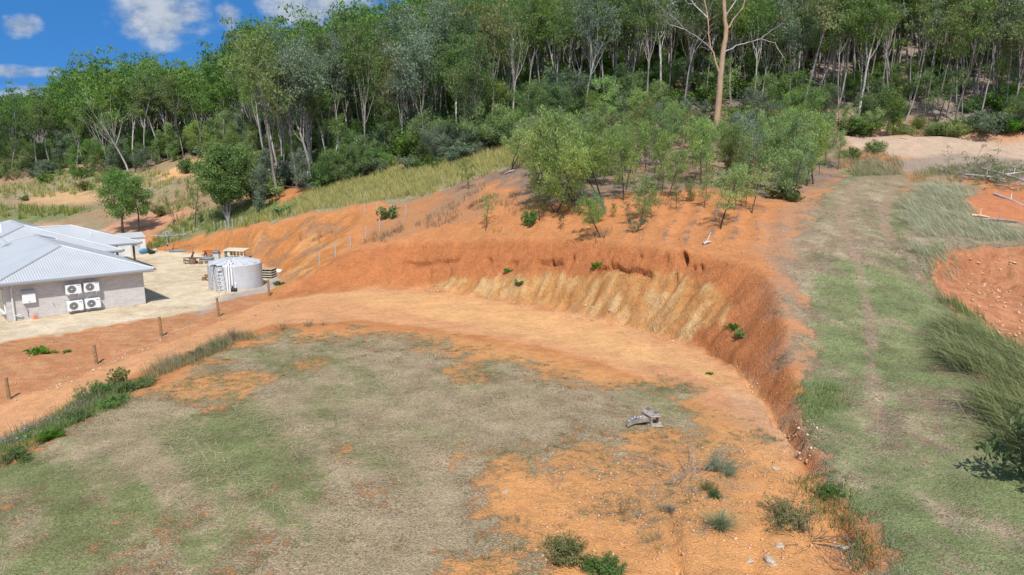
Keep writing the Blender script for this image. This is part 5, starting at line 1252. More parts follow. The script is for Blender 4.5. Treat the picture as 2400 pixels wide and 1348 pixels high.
# ------------------------------------------------------------------ grass, weeds, stones and litter
def grass_material():
    t = mat_new('grass_blades'); t.n.remove(t.p); c = t.attr('hue').outputs['Color']
    d = t.new('ShaderNodeBsdfDiffuse'); t.l.new(c, d.inputs[0]); tr = t.new('ShaderNodeBsdfTranslucent'); t.l.new(c, tr.inputs[0])
    mx = t.new('ShaderNodeMixShader'); mx.inputs[0].default_value = .35; t.l.new(d.outputs[0], mx.inputs[1]); t.l.new(tr.outputs[0], mx.inputs[2]); t.l.new(mx.outputs[0], t.out.inputs[0])
    return t.m
M_GRASS = grass_material()
G = np.random.default_rng(5)
def blades(x, y, h, w, lean, colour, wind=None, seg2=True, z=None):
    """bent blades rooted at x, y; colour (n,3)"""
    n = len(x); z = hz(x, y) if z is None else z; root = np.stack([x, y, z-.01], 1)
    az = G.uniform(0, 2*np.pi, n); d = np.stack([np.cos(az), np.sin(az)], 1)*lean[:, None]
    if wind is not None: d = d*.55 + wind
    up = h[:, None]; ld = np.concatenate([d*up, up*np.ones((n, 1))/np.sqrt(1+(d**2).sum(1))[:, None]], 1)
    pz = G.uniform(0, 2*np.pi, n); side = np.stack([np.cos(pz), np.sin(pz), np.zeros(n)], 1)*w[:, None]/2
    mid = root + ld*.55 + np.concatenate([np.zeros((n, 2)), up*.10], 1); tip = root + np.concatenate([d*up*1.25, ld[:, 2:]*.92], 1)
    if seg2:
        V = np.stack([root-side, root+side, mid+side*.8, mid-side*.8, tip+side*.12, tip-side*.12], 1).reshape(-1, 3)
        b = np.arange(n)[:, None]*6; F = np.concatenate([b+np.array([[0,1,2,3]]), b+np.array([[3,2,4,5]])], 1).reshape(-1, 4); k = 6
    else:
        V = np.stack([root-side, root+side, tip], 1).reshape(-1, 3); F = np.arange(3*n).reshape(-1, 3); k = 3
    return V, F, np.repeat(np.concatenate([colour, np.ones((n, 1))], 1), k, 0)
def stuff_blades(name, parts, label, cat):
    o = 0; VV, FF, CC = [], [], []
    for V, F, Cc in parts: VV.append(V); FF.append(F+o); CC.append(Cc); o += len(V)
    ob = mesh_np(name, np.concatenate(VV), np.concatenate(FF), M_GRASS, attrs={'hue': ('FLOAT_COLOR', np.concatenate(CC))})
    return tag(ob, label, cat, kind='stuff')
def lerp(a, b, t): return np.asarray(a)*(1-t[:, None]) + np.asarray(b)*t[:, None]
def straw(n): return lerp((.31,.255,.15), (.60,.53,.355), G.random(n))
def greens(n): return lerp((.088,.134,.042), (.21,.268,.108), G.random(n))
def visible(x, y, m=40):
    u, v = to_pix(x, y, hz(x, y)); return (u > -m) & (u < 2400+m) & (v > -m) & (v < 1348+m)
# short turf over the pad and the grassed track, clumped the way the ground cover runs
parts = []
for (ya, yb, dens, hh, ww_) in ((13.3, 20, 330, .075, .013), (20, 28, 210, .085, .019), (28, 40, 95, .10, .028), (40, 62, 40, .12, .040)):
    xa, xb = -.78*yb, .78*yb; n = int((xb-xa)*(yb-ya)*dens)
    x = G.uniform(xa, xb, n); y = G.uniform(ya, yb, n)
    cv = hz(x, y, cover); fine = fbm(x, y, 1.3, 4, 501); fine2 = vnoise(x*5, y*5, 503)
    p = sstep(cv + (fine-.5)*1.9 + (fine2-.5)*.6, .36, .72); keep = (G.random(n) < p) & visible(x, y); x, y = x[keep], y[keep]; n = len(x)
    gr = sstep(hz(x, y, green) + (fbm(x, y, .9, 3, 505)-.5)*1.3 + G.normal(0, .14, n), .34, .66)
    col = lerp(np.zeros(3), np.ones(3), np.ones(n)); s = straw(n); g = greens(n); col = s*(1-gr[:, None]) + g*gr[:, None]
    tone = .30 + 1.40*fbm(x, y, .45, 4, 507); col *= tone[:, None]
    hgt = hh*G.uniform(.5, 1.5, n)*(1 + .5*(fine[keep]-.5)); lean = G.uniform(.5, 2.2, n)
    parts.append(blades(x, y, hgt, np.full(n, ww_)*G.uniform(.6, 1.3, n), lean, col, seg2=False))
stuff_blades('short_grass', parts, 'short patchy green and straw turf on the pad and track', 'grass')
# mown straw lying in loose swathes on the near pad
n = 26000; x = G.uniform(-16, 5, n); y = G.uniform(13.3, 27, n)
sw = fbm(x*.55 + y*.42, (y*.8 - x*.5)*.16, 1.0, 3, 511)
cvv = hz(x, y, cover); keep = (sw > .52) & (cvv > .62) & visible(x, y); x, y = x[keep], y[keep]; n = len(x)
stuff_blades('cut_straw', [blades(x, y, G.uniform(.10, .26, n), np.full(n, .012), G.uniform(1.5, 3.5, n), straw(n)*1.15, seg2=False, z=hz(x, y)+.03)], 'loose cut straw lying in swathes on the near turf', 'straw')

# separate tufts standing in the bare soil around the turf
n = 5200; x = G.uniform(-17, 11, n); y = G.uniform(13.5, 41, n); cv = hz(x, y, cover); k = (cv > .18) & (cv < .72) & (fbm(x, y, .7, 3, 515) > .44) & visible(x, y); x, y = x[k], y[k]; n = len(x); T_ = 34
rr = np.repeat(G.uniform(.05, .20, n), T_); X = np.repeat(x, T_) + G.normal(0, 1, n*T_)*rr; Y = np.repeat(y, T_) + G.normal(0, .6, n*T_)*rr; tg = np.repeat(G.random(n), T_); tt = np.clip(tg + G.normal(0, .2, n*T_), 0, 1)
ca = np.where((np.repeat(G.random(n), T_) < .55)[:, None], np.array((.12,.15,.07)), np.array((.24,.19,.13))); cb = np.where((ca[:, :1] < .2), np.array((.25,.29,.14)), np.array((.40,.33,.23)))
stuff_blades('grass_tufts', [blades(X, Y, G.uniform(.04, .13, len(X)), np.full(len(X), .016), G.uniform(.3, 1.6, len(X)), ca*(1-tt[:, None]) + cb*tt[:, None], seg2=False)], 'small separate tufts of grass in the bare orange soil around the turf', 'grass')

def scatter(poly, dens, maxn=200000):
    lo, hi = poly.min(0), poly.max(0); n = min(int((hi[0]-lo[0])*(hi[1]-lo[1])*dens), maxn*4)
    x = G.uniform(lo[0], hi[0], n); y = G.uniform(lo[1], hi[1], n); k = sdist(poly, x, y) + (fbm(x, y, .5, 3, 520)-.5)*2.2 > 0; return x[k], y[k]
def tall(poly, dens, h, w, ca, cb, wind=(0., 0.), lean=.35, clump=.5, seed=530, tuft=9, spread=.16):
    x, y = scatter(poly, dens/tuft); c = fbm(x, y, .55, 4, seed); k = G.random(len(x)) < sstep(c, clump-.12, clump+.12); x, y, c = x[k], y[k], c[k]
    X = np.repeat(x, tuft) + G.normal(0, spread, len(x)*tuft); Y = np.repeat(y, tuft) + G.normal(0, spread, len(x)*tuft); n = len(X)
    t = np.clip(np.repeat(G.normal(.5, .25, len(x)), tuft) + G.normal(0, .2, n), 0, 1)
    hh = h*np.repeat(G.uniform(.65, 1.2, len(x)), tuft)*G.uniform(.55, 1.15, n); lp = h*.5
    return blades(X, Y, hh, w*G.uniform(.6, 1.3, n), G.uniform(.1, lean*2, n), lerp(ca, cb, t), np.array(wind)[None]*G.uniform(.6, 1.3, n)[:, None])
GOLD, OLIV, SILV, FRESH, DRYR = (.50,.44,.19), (.29,.32,.10), (.51,.50,.37), (.15,.23,.065), (.22,.145,.095)
pw = poly_world
HILLG = pw([(560,528),(650,488),(760,440),(900,398),(1060,368),(1200,345),(1320,330),(1290,385),(1180,402),(1080,432),(980,462),(850,476),(720,500),(600,526)])
stuff_blades('hill_grass', [tall(HILLG, 60, .85, .05, GOLD, OLIV, (-.15, .05), clump=.30), tall(pw([(1200,345),(1400,330),(1500,300),(1500,380),(1300,400),(1180,400)]), 20, .9, .05, (.40,.34,.20), (.26,.22,.12), clump=.5)], 'tall golden green grass covering the slope below the forest', 'grass')
LEFTG = pw([(335,586),(420,505),(560,482),(640,470),(660,500),(600,528),(480,553)])
PADD = pw([(-100,440),(0,438),(180,412),(400,402),(430,470),(350,440),(240,452),(100,462),(-100,470)]); PADD2 = pw([(-100,510),(-100,487),(110,485),(215,495),(150,512)])
SCR = pw([(330,500),(420,425),(480,420),(500,480),(420,500)])
stuff_blades('paddock_grass', [tall(LEFTG, 26, .75, .06, OLIV, FRESH, clump=.36), tall(PADD, 9, 1.0, .10, GOLD, OLIV, clump=.40), tall(PADD2, 12, 1.1, .10, OLIV, (.30,.32,.09), clump=.34), tall(SCR, 14, .9, .08, (.36,.31,.17), OLIV, clump=.45)], 'rank green and yellow grass around the far left paddock', 'grass')
RB1 = pw([(2120,470),(2180,440),(2260,440),(2290,520),(2400,545),(2400,560),(2200,570),(2130,560)]); RB0 = pw([(1970,395),(1990,360),(2060,352),(2130,385),(2090,412),(2010,410)])
RB2 = pw([(2150,585),(2215,570),(2260,580),(2215,640),(2170,640)]); RB3 = pw([(2205,690),(2250,705),(2290,745),(2260,765),(2210,730)])
RB4 = pw([(2235,765),(2300,775),(2420,850),(2480,1000),(2480,1090),(2400,1060),(2340,990),(2290,880)]); RB5 = pw([(2130,430),(2230,430),(2250,400),(2170,400)])
LW = (-.75, .25)
stuff_blades('windswept_grass', [tall(RB0, 60, .8, .028, (.44,.41,.26), (.27,.25,.14), (-.4,.1), clump=.3), tall(RB1, 100, .85, .024, SILV, (.36,.38,.22), LW, clump=.28, spread=.2), tall(RB2, 110, .9, .022, SILV, (.34,.38,.20), LW, clump=.3), tall(RB3, 110, .7, .022, (.25,.27,.13), FRESH, (-.4,.1), clump=.34), tall(RB4, 230, 1.2, .024, (.40,.41,.22), (.17,.23,.08), (-.7,.15), clump=.16, spread=.2), tall(RB5, 50, .8, .026, (.33,.30,.18), OLIV, (-.3,.1), clump=.4)], 'long pale grass blown over on the mounds right of the track', 'grass')
SPUR = [pw(p) for p in ([(850,570),(880,545),(940,520),(945,540),(890,580)],[(960,535),(1010,505),(1080,490),(1090,505),(1020,535)],[(1030,490),(1120,440),(1230,450),(1230,490),(1100,500)],[(1150,545),(1210,515),(1215,525),(1160,552)],[(1380,545),(1430,540),(1440,560),(1390,565)],[(700,560),(760,530),(790,545),(730,580)],[(1480,470),(1700,450),(1720,470),(1500,500)],[(1230,440),(1500,420),(1760,430),(1960,410),(1980,330),(1700,300),(1400,310),(1230,360)])]
stuff_blades('dry_weeds', [tall(p, d_, .55, .03, DRYR, (.30,.24,.15), lean=.6, clump=.42, tuft=7) for p, d_ in zip(SPUR, (40,34,30,50,40,22,16,12))], 'dry brown weeds in strips on the orange slope', 'weeds')
# weeds and flowers on the edge of the pad along the drive
EDGE = pw([(-60,1120),(0,1095),(160,1010),(330,925),(340,895),(250,905),(160,965),(0,1045),(-60,1070)]); EDGE2 = pw([(330,900),(480,850),(560,810),(600,790),(560,785),(470,815),(360,865)])
stuff_blades('edge_weeds', [tall(EDGE, 300, .34, .020, (.085,.16,.045), (.22,.32,.10), lean=1.1, clump=.44), tall(EDGE, 50, .75, .012, (.36,.29,.19), (.20,.20,.09), lean=.4, clump=.42), tall(EDGE2, 190, .42, .018, (.30,.26,.15), (.13,.17,.06), (-.25,.1), lean=.9, clump=.46), tall(EDGE2, 60, .85, .010, (.36,.29,.20), (.27,.22,.14), (-.2,.1), clump=.5),
    tall(pw([(1880,1130),(1930,1110),(2010,1180),(2080,1330),(2010,1345),(1950,1230)]), 300, .34, .014, (.10,.16,.05), (.23,.29,.12), lean=.8, clump=.34), tall(pw([(1850,905),(1880,900),(1960,900),(1970,950),(1900,985),(1870,960)]), 260, .22, .014, FRESH, (.20,.26,.08), clump=.36)], 'dense green weeds and tall seed stalks along the pad edge by the drive', 'weeds')
def flowers(poly, dens, ca, cb, h0, h1, size):
    x, y = scatter(poly, dens); k = vnoise(x*1.4, y*1.4, 541) > .45; x, y = x[k], y[k]; n = len(x); c = np.stack([x, y, hz(x, y) + G.uniform(h0, h1, n)], 1)
    a = G.normal(0, 1, (n, 3)); a[:, 2] *= .4; a /= np.linalg.norm(a, axis=1)[:, None]; b = np.cross(a, np.array((0, .3, 1.))); b /= np.linalg.norm(b, axis=1)[:, None] + 1e-6
    V = np.stack([c-a*size, c+b*size, c+a*size, c-b*size], 1).reshape(-1, 3); return V, np.arange(4*n).reshape(-1, 4), np.repeat(np.concatenate([lerp(ca, cb, G.random(n)), np.ones((n, 1))], 1), 4, 0)
stuff_blades('blue_flowers', [flowers(pw([(-40,1100),(60,1060),(180,985),(230,950),(200,935),(120,975),(0,1040)]), 60, (.26,.27,.52), (.42,.44,.70), .30, .52, .026), flowers(pw([(1900,1130),(1940,1125),(1980,1170),(1950,1190)]), 45, (.26,.28,.50), (.42,.45,.68), .2, .36, .02)], 'small blue mauve flowers over the green weeds', 'flowers')

# stones, gravel and white rubble
def stones(name, x, y, r, ca, cb, label, flat=.7):
    n = len(x); oc = np.array([(1,0,0),(-1,0,0),(0,1,0),(0,-1,0),(0,0,1),(0,0,-1)], float); of = np.array([(0,2,4),(2,1,4),(1,3,4),(3,0,4),(2,0,5),(1,2,5),(3,1,5),(0,3,5)])
    sc = r[:, None, None]*G.uniform(.6, 1.3, (n, 6, 1))*np.array((1, 1, flat)); an = G.uniform(0, 6.28, n); c, s = np.cos(an), np.sin(an)
    P = oc[None]*sc + G.normal(0, .18, (n, 6, 3))*r[:, None, None]; P = np.stack([P[..., 0]*c[:, None]-P[..., 1]*s[:, None], P[..., 0]*s[:, None]+P[..., 1]*c[:, None], P[..., 2]], -1)
    V = (P + np.stack([x, y, hz(x, y) + r*flat*.35], 1)[:, None]).reshape(-1, 3); F = (of[None] + 6*np.arange(n)[:, None, None]).reshape(-1, 3)
    ob = mesh_np(name, V, F, M_GRASS if False else M_PEB, attrs={'hue': ('FLOAT_COLOR', np.repeat(np.concatenate([lerp(ca, cb, G.random(n)), np.ones((n, 1))], 1), 6, 0))}); return tag(ob, label, 'stones', kind='stuff')
tp_ = mat_new('stones'); tp_.put(tp_.p.inputs['Base Color'], tp_.attr('hue').outputs['Color']); tp_.p.inputs['Roughness'].default_value = .9; tp_.p.inputs['Specular IOR Level'].default_value = .2; M_PEB = tp_.m
def stone_field(polys):
    X, Y, Rr = [], [], []
    for poly, dens, r0, r1 in polys:
        x, y = scatter(poly, dens); n = len(x); X.append(x); Y.append(y); Rr.append(r0 + (r1-r0)*G.random(n)**4)
    return np.concatenate(X), np.concatenate(Y), np.concatenate(Rr)
NEARG = pw([(1180,1180),(1300,1080),(1560,1070),(1700,1040),(1840,1060),(1890,1140),(1960,1260),(2000,1345),(1340,1345),(1200,1300)]); BANKP = bank
x, y, r = stone_field([(NEARG, 60, .008, .06), (bank, 12, .012, .05), (pw([(1100,560),(1100,480),(1300,500),(1500,520),(1800,560),(1800,610),(1400,555)]), 12, .018, .075), (pw([(0,830),(230,775),(430,740),(560,705),(560,735),(300,835),(0,940)]), 16, .015, .06), (pw([(2220,610),(2400,590),(2400,800),(2300,780),(2230,700)]), 8, .03, .16)])
stones('gravel', x, y, r, (.42,.20,.09), (.58,.37,.22), 'loose stones and gravel scattered on the orange soil')
lt_ = pw([(1640,800),(1700,845),(1760,905),(1830,1000),(1880,1090),(1900,1080),(1850,985),(1780,890),(1700,825)])
x, y, r = stone_field([(lt_, 40, .015, .075), (pw([(1000,668),(1150,690),(1300,718),(1450,752),(1600,795),(1600,805),(1400,757),(1150,703),(1000,680)]), 26, .02, .10)])
stones('fallen_rubble', x, y, r, (.40,.22,.09), (.62,.50,.34), 'broken rubble fallen along the foot of the bank')
L = [ground_at(*p)[:2] for p in [(20,945),(140,905),(230,858),(300,832),(380,795),(440,765)]]; X, Y = [], []
for (ax, ay), (bx, by) in zip(L[:-1], L[1:]):
    n = 13; t = G.random(n); X.append(ax+(bx-ax)*t+G.normal(0, .22, n)); Y.append(ay+(by-ay)*t+G.normal(0, .22, n))
X, Y = np.concatenate(X), np.concatenate(Y); stones('white_rubble', X, Y, G.uniform(.02, .085, len(X)), (.50,.42,.35), (.70,.67,.64), 'broken white rubble in a line along the foot of the timber posts', .4)
# larger rocks one can point at
def rock(px, py, r, label, seed):
    x, y, z = ground_at(px, py); b = bmesh.new(); bmesh.ops.create_icosphere(b, subdivisions=2, radius=1); g = random.Random(seed); o = [g.uniform(0, 6) for _ in range(6)]
    for v in b.verts: k = 1 + .22*math.sin(v.co.x*3+o[0])*math.cos(v.co.y*2.6+o[1]) + .16*math.sin(v.co.z*4+o[2]) + g.uniform(-.06, .06); v.co = Vector((v.co.x*1.15, v.co.y*.9, v.co.z*.6))*r*k
    me = bpy.data.meshes.new('rock'); b.to_mesh(me); b.free(); me.materials.append(M_STONE); ob = link(bpy.data.objects.new('rock', me)); ob.location = (x, y, z + r*.2); ob.rotation_euler = (0, 0, g.uniform(0, 6)); tag(ob, label, 'rock')
for k, a in enumerate([(1805,1318,.15,'pale angular rock near the bottom edge on the orange gravel'),(1827,1281,.11,'pale rock above the larger one at the bottom of the orange gravel'),(1757,1316,.09,'small tan rock left of the two pale ones on the gravel'),(1818,1099,.10,'whitish rock on the orange drive left of the small gully'),(1974,1285,.13,'orange brown stone on the edge between gravel and green weeds'),(1186,1153,.09,'white stone on the bare strip of the pad'),(1430,728,.12,'dark grey stone at the foot of the pale rock face')]): rock(*a, 900+k)

# --- shrubs and weeds one can point at ---
def atb(kind, key, bx, by, hgt, label, leaf=None, bark=None, sq=1.0, cat='shrub', group=None, tilt=(0, 0)):
    x, y, z = ground_at(bx, by); return plant(key, kind, x, y, z-.03, hgt, rnd.uniform(0, 6.28), label, cat, group, sq, bark, leaf, tilt)
proto('fgbush0', bush(270, h=.75, w=.75, n=44, per=34, cards=(.045,.026), rad=.13, twig=.006), M_DEADTWIG, M_OLIVE, 'stems', 'foliage')
proto('fgbush1', bush(271, h=.8, w=.5, n=40, per=34, cards=(.05,.03), rad=.13, twig=.006), M_DARKBARK, M_SHRUB, 'stems', 'foliage')
proto('fgwispy', bush(272, h=.55, w=1.2, n=34, per=14, cards=(.035,.018), rad=.14, twig=.005, bare=.35), M_DEADTWIG, M_OLIVE, 'stems', 'foliage')
proto('fgdead', bush(273, h=.45, w=1.1, n=44, per=1, bare=.97, twig=.007), M_DEADTWIG, M_OLIVE, 'stems', 'foliage')
proto('fgfine', bush(274, h=.8, w=.55, n=40, per=40, cards=(.06,.010), rad=.14, twig=.005), M_DEADTWIG, M_BLUELEAF, 'stems', 'foliage')
atb('shrub', 'fgbush0', 1842, 1222, .62, 'olive yellow shrub with dark bare stems on the lip of the orange gravel', M_OLIVE, sq=1.3)
atb('dead_shrub', 'fgdead', 1895, 1258, .42, 'dark bare twigs hanging below the olive yellow shrub', bark=M_DARKBARK)
atb('shrub', 'fgbush1', 1330, 1310, .62, 'dark olive bush at the bottom edge where turf meets gravel', M_OLIVE, sq=1.25)
atb('shrub', 'fgbush1', 1422, 1345, .5, 'bright green leafy bush cut by the bottom edge of the photo', M_BRIGHT, sq=1.2)
atb('shrub', 'fgbush1', 1385, 1335, .32, 'small bright green plant left of the bright leafy bush', M_BRIGHT)
atb('dead_shrub', 'fgdead', 1610, 1118, .42, 'wide spreading dead shrub of thin grey twigs on the orange pad', sq=1.5)
atb('shrub', 'fgfine', 1690, 1105, .55, 'fine leaved grey green shrub right of the dead twigs', M_BLUELEAF, sq=1.2)
atb('shrub', 'fgbush0', 1660, 1150, .3, 'low dark olive shrub below the fine leaved grey green one', M_OLIVE)
atb('shrub', 'fgbush1', 1675, 1165, .25, 'little white flowered green plant under the dead twigs', M_SHRUB)
atb('shrub', 'fgwispy', 1458, 1205, .6, 'sparse olive shrub standing in the middle of the orange gravel', M_OLIVE, sq=.9)
atb('shrub', 'fgwispy', 1540, 1270, .5, 'wispy olive shrub on the small wash line', M_OLIVE, sq=.8)
atb('dead_shrub', 'fgdead', 1306, 1132, .25, 'small round ball of grey dead twigs on bare orange soil', sq=.6)
atb('dead_shrub', 'fgdead', 1515, 1160, .22, 'flat grey dead twigs between the sparse olive shrub and the spreading dead shrub', sq=.8)
atb('dead_shrub', 'fgdead', 2010, 1330, .45, 'round grey dead bush at the bottom edge beside the green track', sq=.9)
atb('dead_shrub', 'fgwispy', 1215, 1225, .3, 'brown wispy twigs at the turf edge near the bottom', M_OLIVE, sq=.8)
atb('shrub', 'fgbush1', 1945, 1160, .35, 'green flowering weed clump where gravel meets the green track', M_SHRUB, sq=1.5)
atb('shrub', 'twiggy0', 667, 772, .62, 'dark twiggy tussock standing alone on the rim of the pad', M_OLIVE, M_DARKBARK, sq=1.0)
atb('shrub', 'twiggy1', 724, 765, .5, 'dry brown twiggy weed right of the dark tussock', M_OLIVE, sq=.7)
atb('shrub', 'twiggy0', 758, 763, .4, 'small dry weed at the right end of the pad rim', M_OLIVE, sq=.8)
atb('shrub', 'bush1', 222, 938, 1.0, 'light green leafy bush on the pad edge beside the drive', M_BRIGHT, sq=.85)
atb('shrub', 'weed1', 283, 905, 1.05, 'tall dry seeding weed above the green bushes at the pad edge', M_OLIVE, sq=.7)
atb('shrub', 'bush2', 300, 920, .6, 'dark green low bush at the head of the bare patch', M_SHRUB, sq=1.3)
for k_, (px, py, h, lf, lab) in enumerate([(335,908,.55,M_SHRUB,'green bush at the upper end of the weedy pad edge'),(272,948,.5,M_BRIGHT,'bright leafy bush in the weeds below the light green bush'),(185,985,.5,M_SHRUB,'green bush among blue flowers on the pad edge'),(112,1030,.45,M_BRIGHT,'leafy low bush among blue flowers near the left edge'),(40,1080,.5,M_SHRUB,'dark green bush at the left end of the flowers'),(470,835,.5,M_OLIVE,'dry olive bush where the tall grass strip meets the pad'),(520,815,.45,M_SHRUB,'green bush in the grass strip by the drive')]): atb('shrub', f'bush{k_%3}', px, py, h, lab, lf, sq=1.5)
atb('shrub', 'bush2', 2540, 1130, 3.6, 'big leafy bush just beyond the right edge that shades the track', M_SHRUB, sq=.8)
atb('shrub', 'weed0', 95, 826, .4, 'bright green weed on the brown dirt below the house', M_BRIGHT, sq=1.4)
atb('shrub', 'weed0', 160, 826, .2, 'tiny green weed on the brown dirt right of the bigger one', M_BRIGHT)
atb('shrub', 'weed0', 653, 668, .4, 'green weed beside the timber post right of the tank', M_SHRUB)
atb('shrub', 'weed1', 1215, 668, .45, 'bright green creeper hanging on the pale rock face', M_BRIGHT, sq=1.3)
atb('shrub', 'weed0', 1188, 636, .3, 'bright green weed at the top of the pale rock face', M_BRIGHT, sq=1.4)
atb('shrub', 'weed1', 1398, 628, .5, 'green seedling growing from the red bank above the pale rock', M_BRIGHT)
atb('shrub', 'weed1', 1733, 790, .42, 'green weed low on the red bank near its right end', M_SHRUB, sq=1.2)
atb('shrub', 'weed0', 1722, 770, .28, 'small green weed left of the larger one on the right of the bank', M_BRIGHT, sq=1.2)
atb('shrub', 'weed0', 1664, 878, .15, 'tiny green plant alone on the smooth drive', M_BRIGHT)
atb('shrub', 'weed1', 663, 505, 1.4, 'green weed standing at the top of the left cut', M_SHRUB)
atb('shrub', 'weed1', 911, 512, 1.4, 'green weed beside a steel picket on the upper slope', M_SHRUB)
atb('shrub', 'weed1', 1828, 466, 1.2, 'yellow green shrub at the front right corner of the grove', M_OLIVE, sq=1.4)
atb('shrub', 'bush0', 1858, 472, .9, 'low green shrub right of the yellow shrub', M_SHRUB)
atb('shrub', 'bush2', 2372, 270, 4.2, 'bright green bush at the right edge above the pale road cut', M_BRIGHT, sq=1.1)
atb('shrub', 'bush1', 2360, 312, 2.0, 'pale green low bush on top of the pale road cut', M_BRIGHT)
atb('shrub', 'bush1', 1995, 372, 1.5, 'green shrub at the near end of the pale road cut', M_SHRUB)
atb('shrub', 'bush0', 2055, 358, 1.6, 'green shrub above the windswept grass by the pale road', M_SHRUB)
for k, (px, py, h, lf, lab) in enumerate([(110,428,1.8,M_BRIGHT,'bright green round shrub in the far left paddock'),(195,418,2.2,M_SHRUB,'wide green shrub at the foot of the far left forest'),(60,470,1.0,M_SHRUB,'low green weed in front of the cream cut at far left'),(205,445,1.8,M_OLIVE,'yellow green shrub above the cream cut at far left'),(440,405,2.8,M_SHRUB,'young green tree below the ochre cut'),(300,470,1.6,M_OLIVE,'yellow green bush behind the rounded trees'),(380,505,1.6,M_OLIVE,'olive bush right of the rounded trees'),(680,440,3.5,M_BLUELEAF,'blue green bush at the foot of the big dark trunked gum'),(745,440,3.0,M_BRIGHT,'bright green bush at the left end of the golden grass'),(640,445,3.6,M_BLUELEAF,'grey green bush left of the big dark trunked gum'),(590,470,3.0,M_SHRUB,'dark green bush right of the dense bushy tree'),(890,372,4.2,M_BLUELEAF,'blue green bush below the forked white gum'),(955,372,4.6,M_BRIGHT,'bright green bush above the golden grass'),(1020,360,4.2,M_BLUELEAF,'silver green bush left of the tall straight white gum')]):
    atb('shrub', f'bush{k%3}', px, py, h, lab, lf, sq=1.1)
# tussock and grass trees: arching strap leaves, each a thing of its own
def strap_plant(kind, px, py, h, n, w, ca, cb, label, cat, lean=.9):
    x, y, z = ground_at(px, py); V, F, Cc = blades(G.normal(0, .05*h, n), G.normal(0, .05*h, n), h*G.uniform(.6, 1.1, n), np.full(n, w), G.uniform(.15, lean*1.6, n), lerp(ca, cb, G.random(n)), z=np.zeros(n))
    o = mesh_np(kind, V, F, M_GRASS, attrs={'hue': ('FLOAT_COLOR', Cc)}); o.location = (x, y, z); return tag(o, label, cat)
strap_plant('tussock', 1688, 1240, .55, 420, .012, (.30,.33,.20), (.22,.27,.14), 'grey green grass tussock on the orange gravel below the grey green shrub', 'grass tuft')
strap_plant('tussock', 1570, 1200, .28, 200, .012, (.40,.34,.25), (.30,.26,.18), 'dry straw tuft left of the grey green tussock', 'grass tuft')
strap_plant('grass_tree', 2151, 300, 1.9, 260, .05, (.14,.21,.06), (.26,.33,.11), 'arching grass tree on top of the pale road cut, the left one', 'grass tree')
strap_plant('grass_tree', 2185, 315, 1.9, 260, .05, (.16,.23,.06), (.30,.36,.12), 'yellow green grass tree on the lip of the pale road cut', 'grass tree')
strap_plant('grass_tree', 2272, 312, 1.5, 200, .05, (.13,.20,.06), (.24,.30,.11), 'small grass tree on top of the pale road cut, the right one', 'grass tree')
strap_plant('tussock', 548, 800, .95, 150, .012, (.36,.28,.19), (.26,.20,.13), 'tall dry seed stalks at the corner of the pad by the drive', 'grass tuft', .4)
# felled timber on the right: logs one by one, the tangle of branches as one heap
def log(x1, y1, x2, y2, r, label, mat=None, lift=.0):
    a, b = ground_at(x1, y1), ground_at(x2, y2); c = ((a[0]+b[0])/2, (a[1]+b[1])/2, (a[2]+b[2])/2); pts = [np.array(a)-c, np.array((0, 0, .06)), np.array(b)-c]
    e = tag(empty('log', (c[0], c[1], c[2]+r*.8+lift)), label, 'log'); q = MB(); q.tube(pts, [r, r*.85, r*.6], 9, False); q.build('bark', mat or M_PALEBARK, e, smooth=True)
    q = MB(); q.tube([pts[0]*1.002, pts[0]], r*.98, 9); q.build('cut_end', M_STUMPTOP, e); q = MB(); q.tube([pts[1], pts[1] + np.array((r*3, r*4, r*5))], [r*.4, r*.2], 6); q.build('branch_stub', mat or M_PALEBARK, e)
log(2330, 457, 2410, 490, .11, 'long pale log lying across the red dirt at the right edge'); log(2275, 507, 2318, 512, .10, 'short pale log on the edge of the red dirt patch', M_TANBARK); log(2300, 516, 2385, 522, .10, 'dark stick lying below the short pale log', M_DEADTWIG)
log(2262, 420, 2360, 432, .13, 'grey log in the heap of felled branches', M_GREYBARK, .3); log(2300, 410, 2400, 440, .12, 'long grey limb across the heap of felled branches', M_GREYBARK, .5); log(2335, 425, 2415, 415, .10, 'thin pale limb at the right end of the heap of felled branches', M_PALEBARK, .4)
log(1205, 402, 1182, 410, .12, 'fallen grey log on the golden grass slope', M_GREYBARK); log(1648, 575, 1665, 570, .10, 'small grey driftwood like branch on the orange slope', M_PALEBARK)
s = Skel(611); HEAP = pw([(2200,405),(2300,398),(2420,410),(2420,452),(2330,448),(2250,425)])
x, y = scatter(HEAP, 3.2)
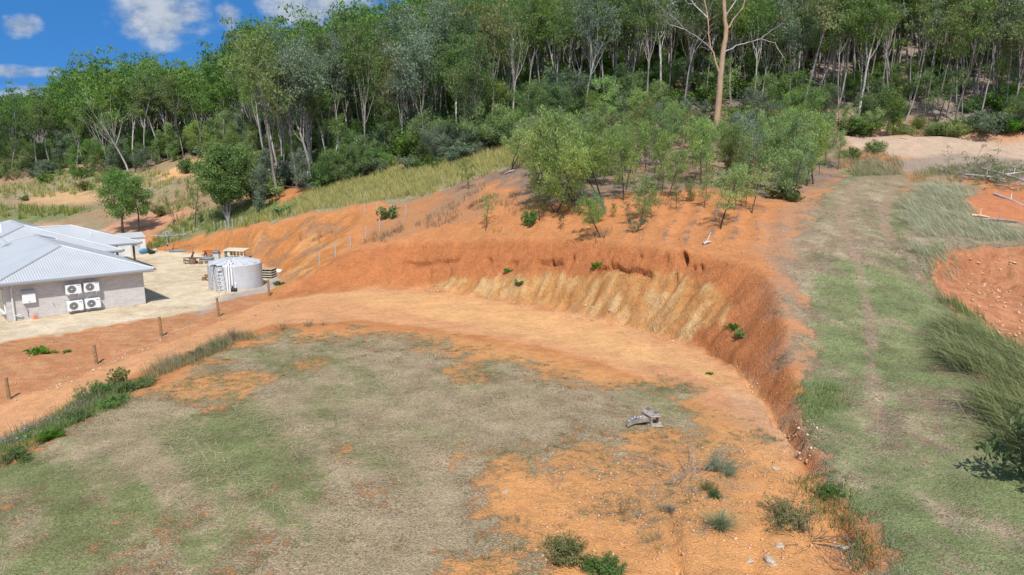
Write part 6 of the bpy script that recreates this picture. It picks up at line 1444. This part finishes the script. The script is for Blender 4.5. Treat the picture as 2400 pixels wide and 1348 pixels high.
for a, b in zip(x, y):
    d = np.array((s.rng.normal(0, 1), s.rng.normal(0, .5), s.rng.uniform(-.1, .35))); p, dd = s.limb((a, b, float(hz(a, b)) + s.rng.uniform(.0, .6)), d, s.rng.uniform(1.2, 3.4), s.rng.uniform(.02, .05), .008, 5, .18, -.05)
    for j in (2, 4):
        q, _ = s.limb(p[j], s.fan(dd[j], .7), s.rng.uniform(.4, 1.1), .014, .004, 3, .2, -.03); s.tips.append((*q[-1], s.rng.uniform(.6, 1.2)))
V, F = tubes(s.br, (6, 5, 4)); heap = tag(mesh_np('branch_heap', V, F, M_DEADTWIG, smooth=True), 'tangled heap of felled branches with wilted leaves at the right', 'branches', kind='stuff')
lV, lF, lt = leaves(s.rng, s.tips, 22, .45, .16, .06); tag(mesh_np('wilted_leaves', lV, lF, M_SHRUB, heap, attrs={'tint': ('FLOAT', lt)}), kind='stuff')
# fallen sticks, bark and dead branches over the forest floor and under the grove
s = Skel(631); n = 0
for _ in range(9000):
    if n >= 1500: break
    y = s.rng.uniform(55, 140); x = s.rng.uniform(-.75, .78)*y; e_y = np.interp(x, flx, fly); lm = float(hz(x, y, lit))
    if not (e_y - 1 < y < e_y + 34 or lm > .5): continue
    n += 1; L = s.rng.uniform(.5, 1.4) if lm > .5 and y < e_y else s.rng.uniform(1.2, 5.5); a = s.rng.uniform(0, 6.28); z0 = float(hz(x, y)); d = np.array((math.cos(a), math.sin(a), 0)); z1 = float(hz(x + d[0]*L, y + d[1]*L)); d[2] = (z1-z0)/L + s.rng.uniform(0, .12)
    s.limb((x, y, z0+.05), d, L, L*.013, L*.004, 3, .08, 0)
V, F = tubes(s.br, (5, 4, 3)); tag(mesh_np('fallen_sticks', V, F, M_DEADTWIG, smooth=True), 'fallen grey sticks and dead branches over the forest floor', 'sticks', kind='stuff')

# labels that still coincide are told apart by their order from the left where the set is small
ORD = ['leftmost', 'second from left', 'third from left', 'fourth from left', 'fifth from left', 'sixth from left', 'seventh from left', 'eighth from left', 'ninth from left', 'tenth from left']
sets = {}
for o in scene.objects:
    if o.parent is None and 'label' in o and 'group' in o: sets.setdefault(o['label'], []).append(o)
for lab, obs in sets.items():
    if 2 <= len(obs) <= 10:
        obs.sort(key=lambda o: to_pix(*o.location)[0])
        for k, o in enumerate(obs): o['label'] = f'{ORD[k] if k < len(obs)-1 or k > 9 else "rightmost"} {lab}'
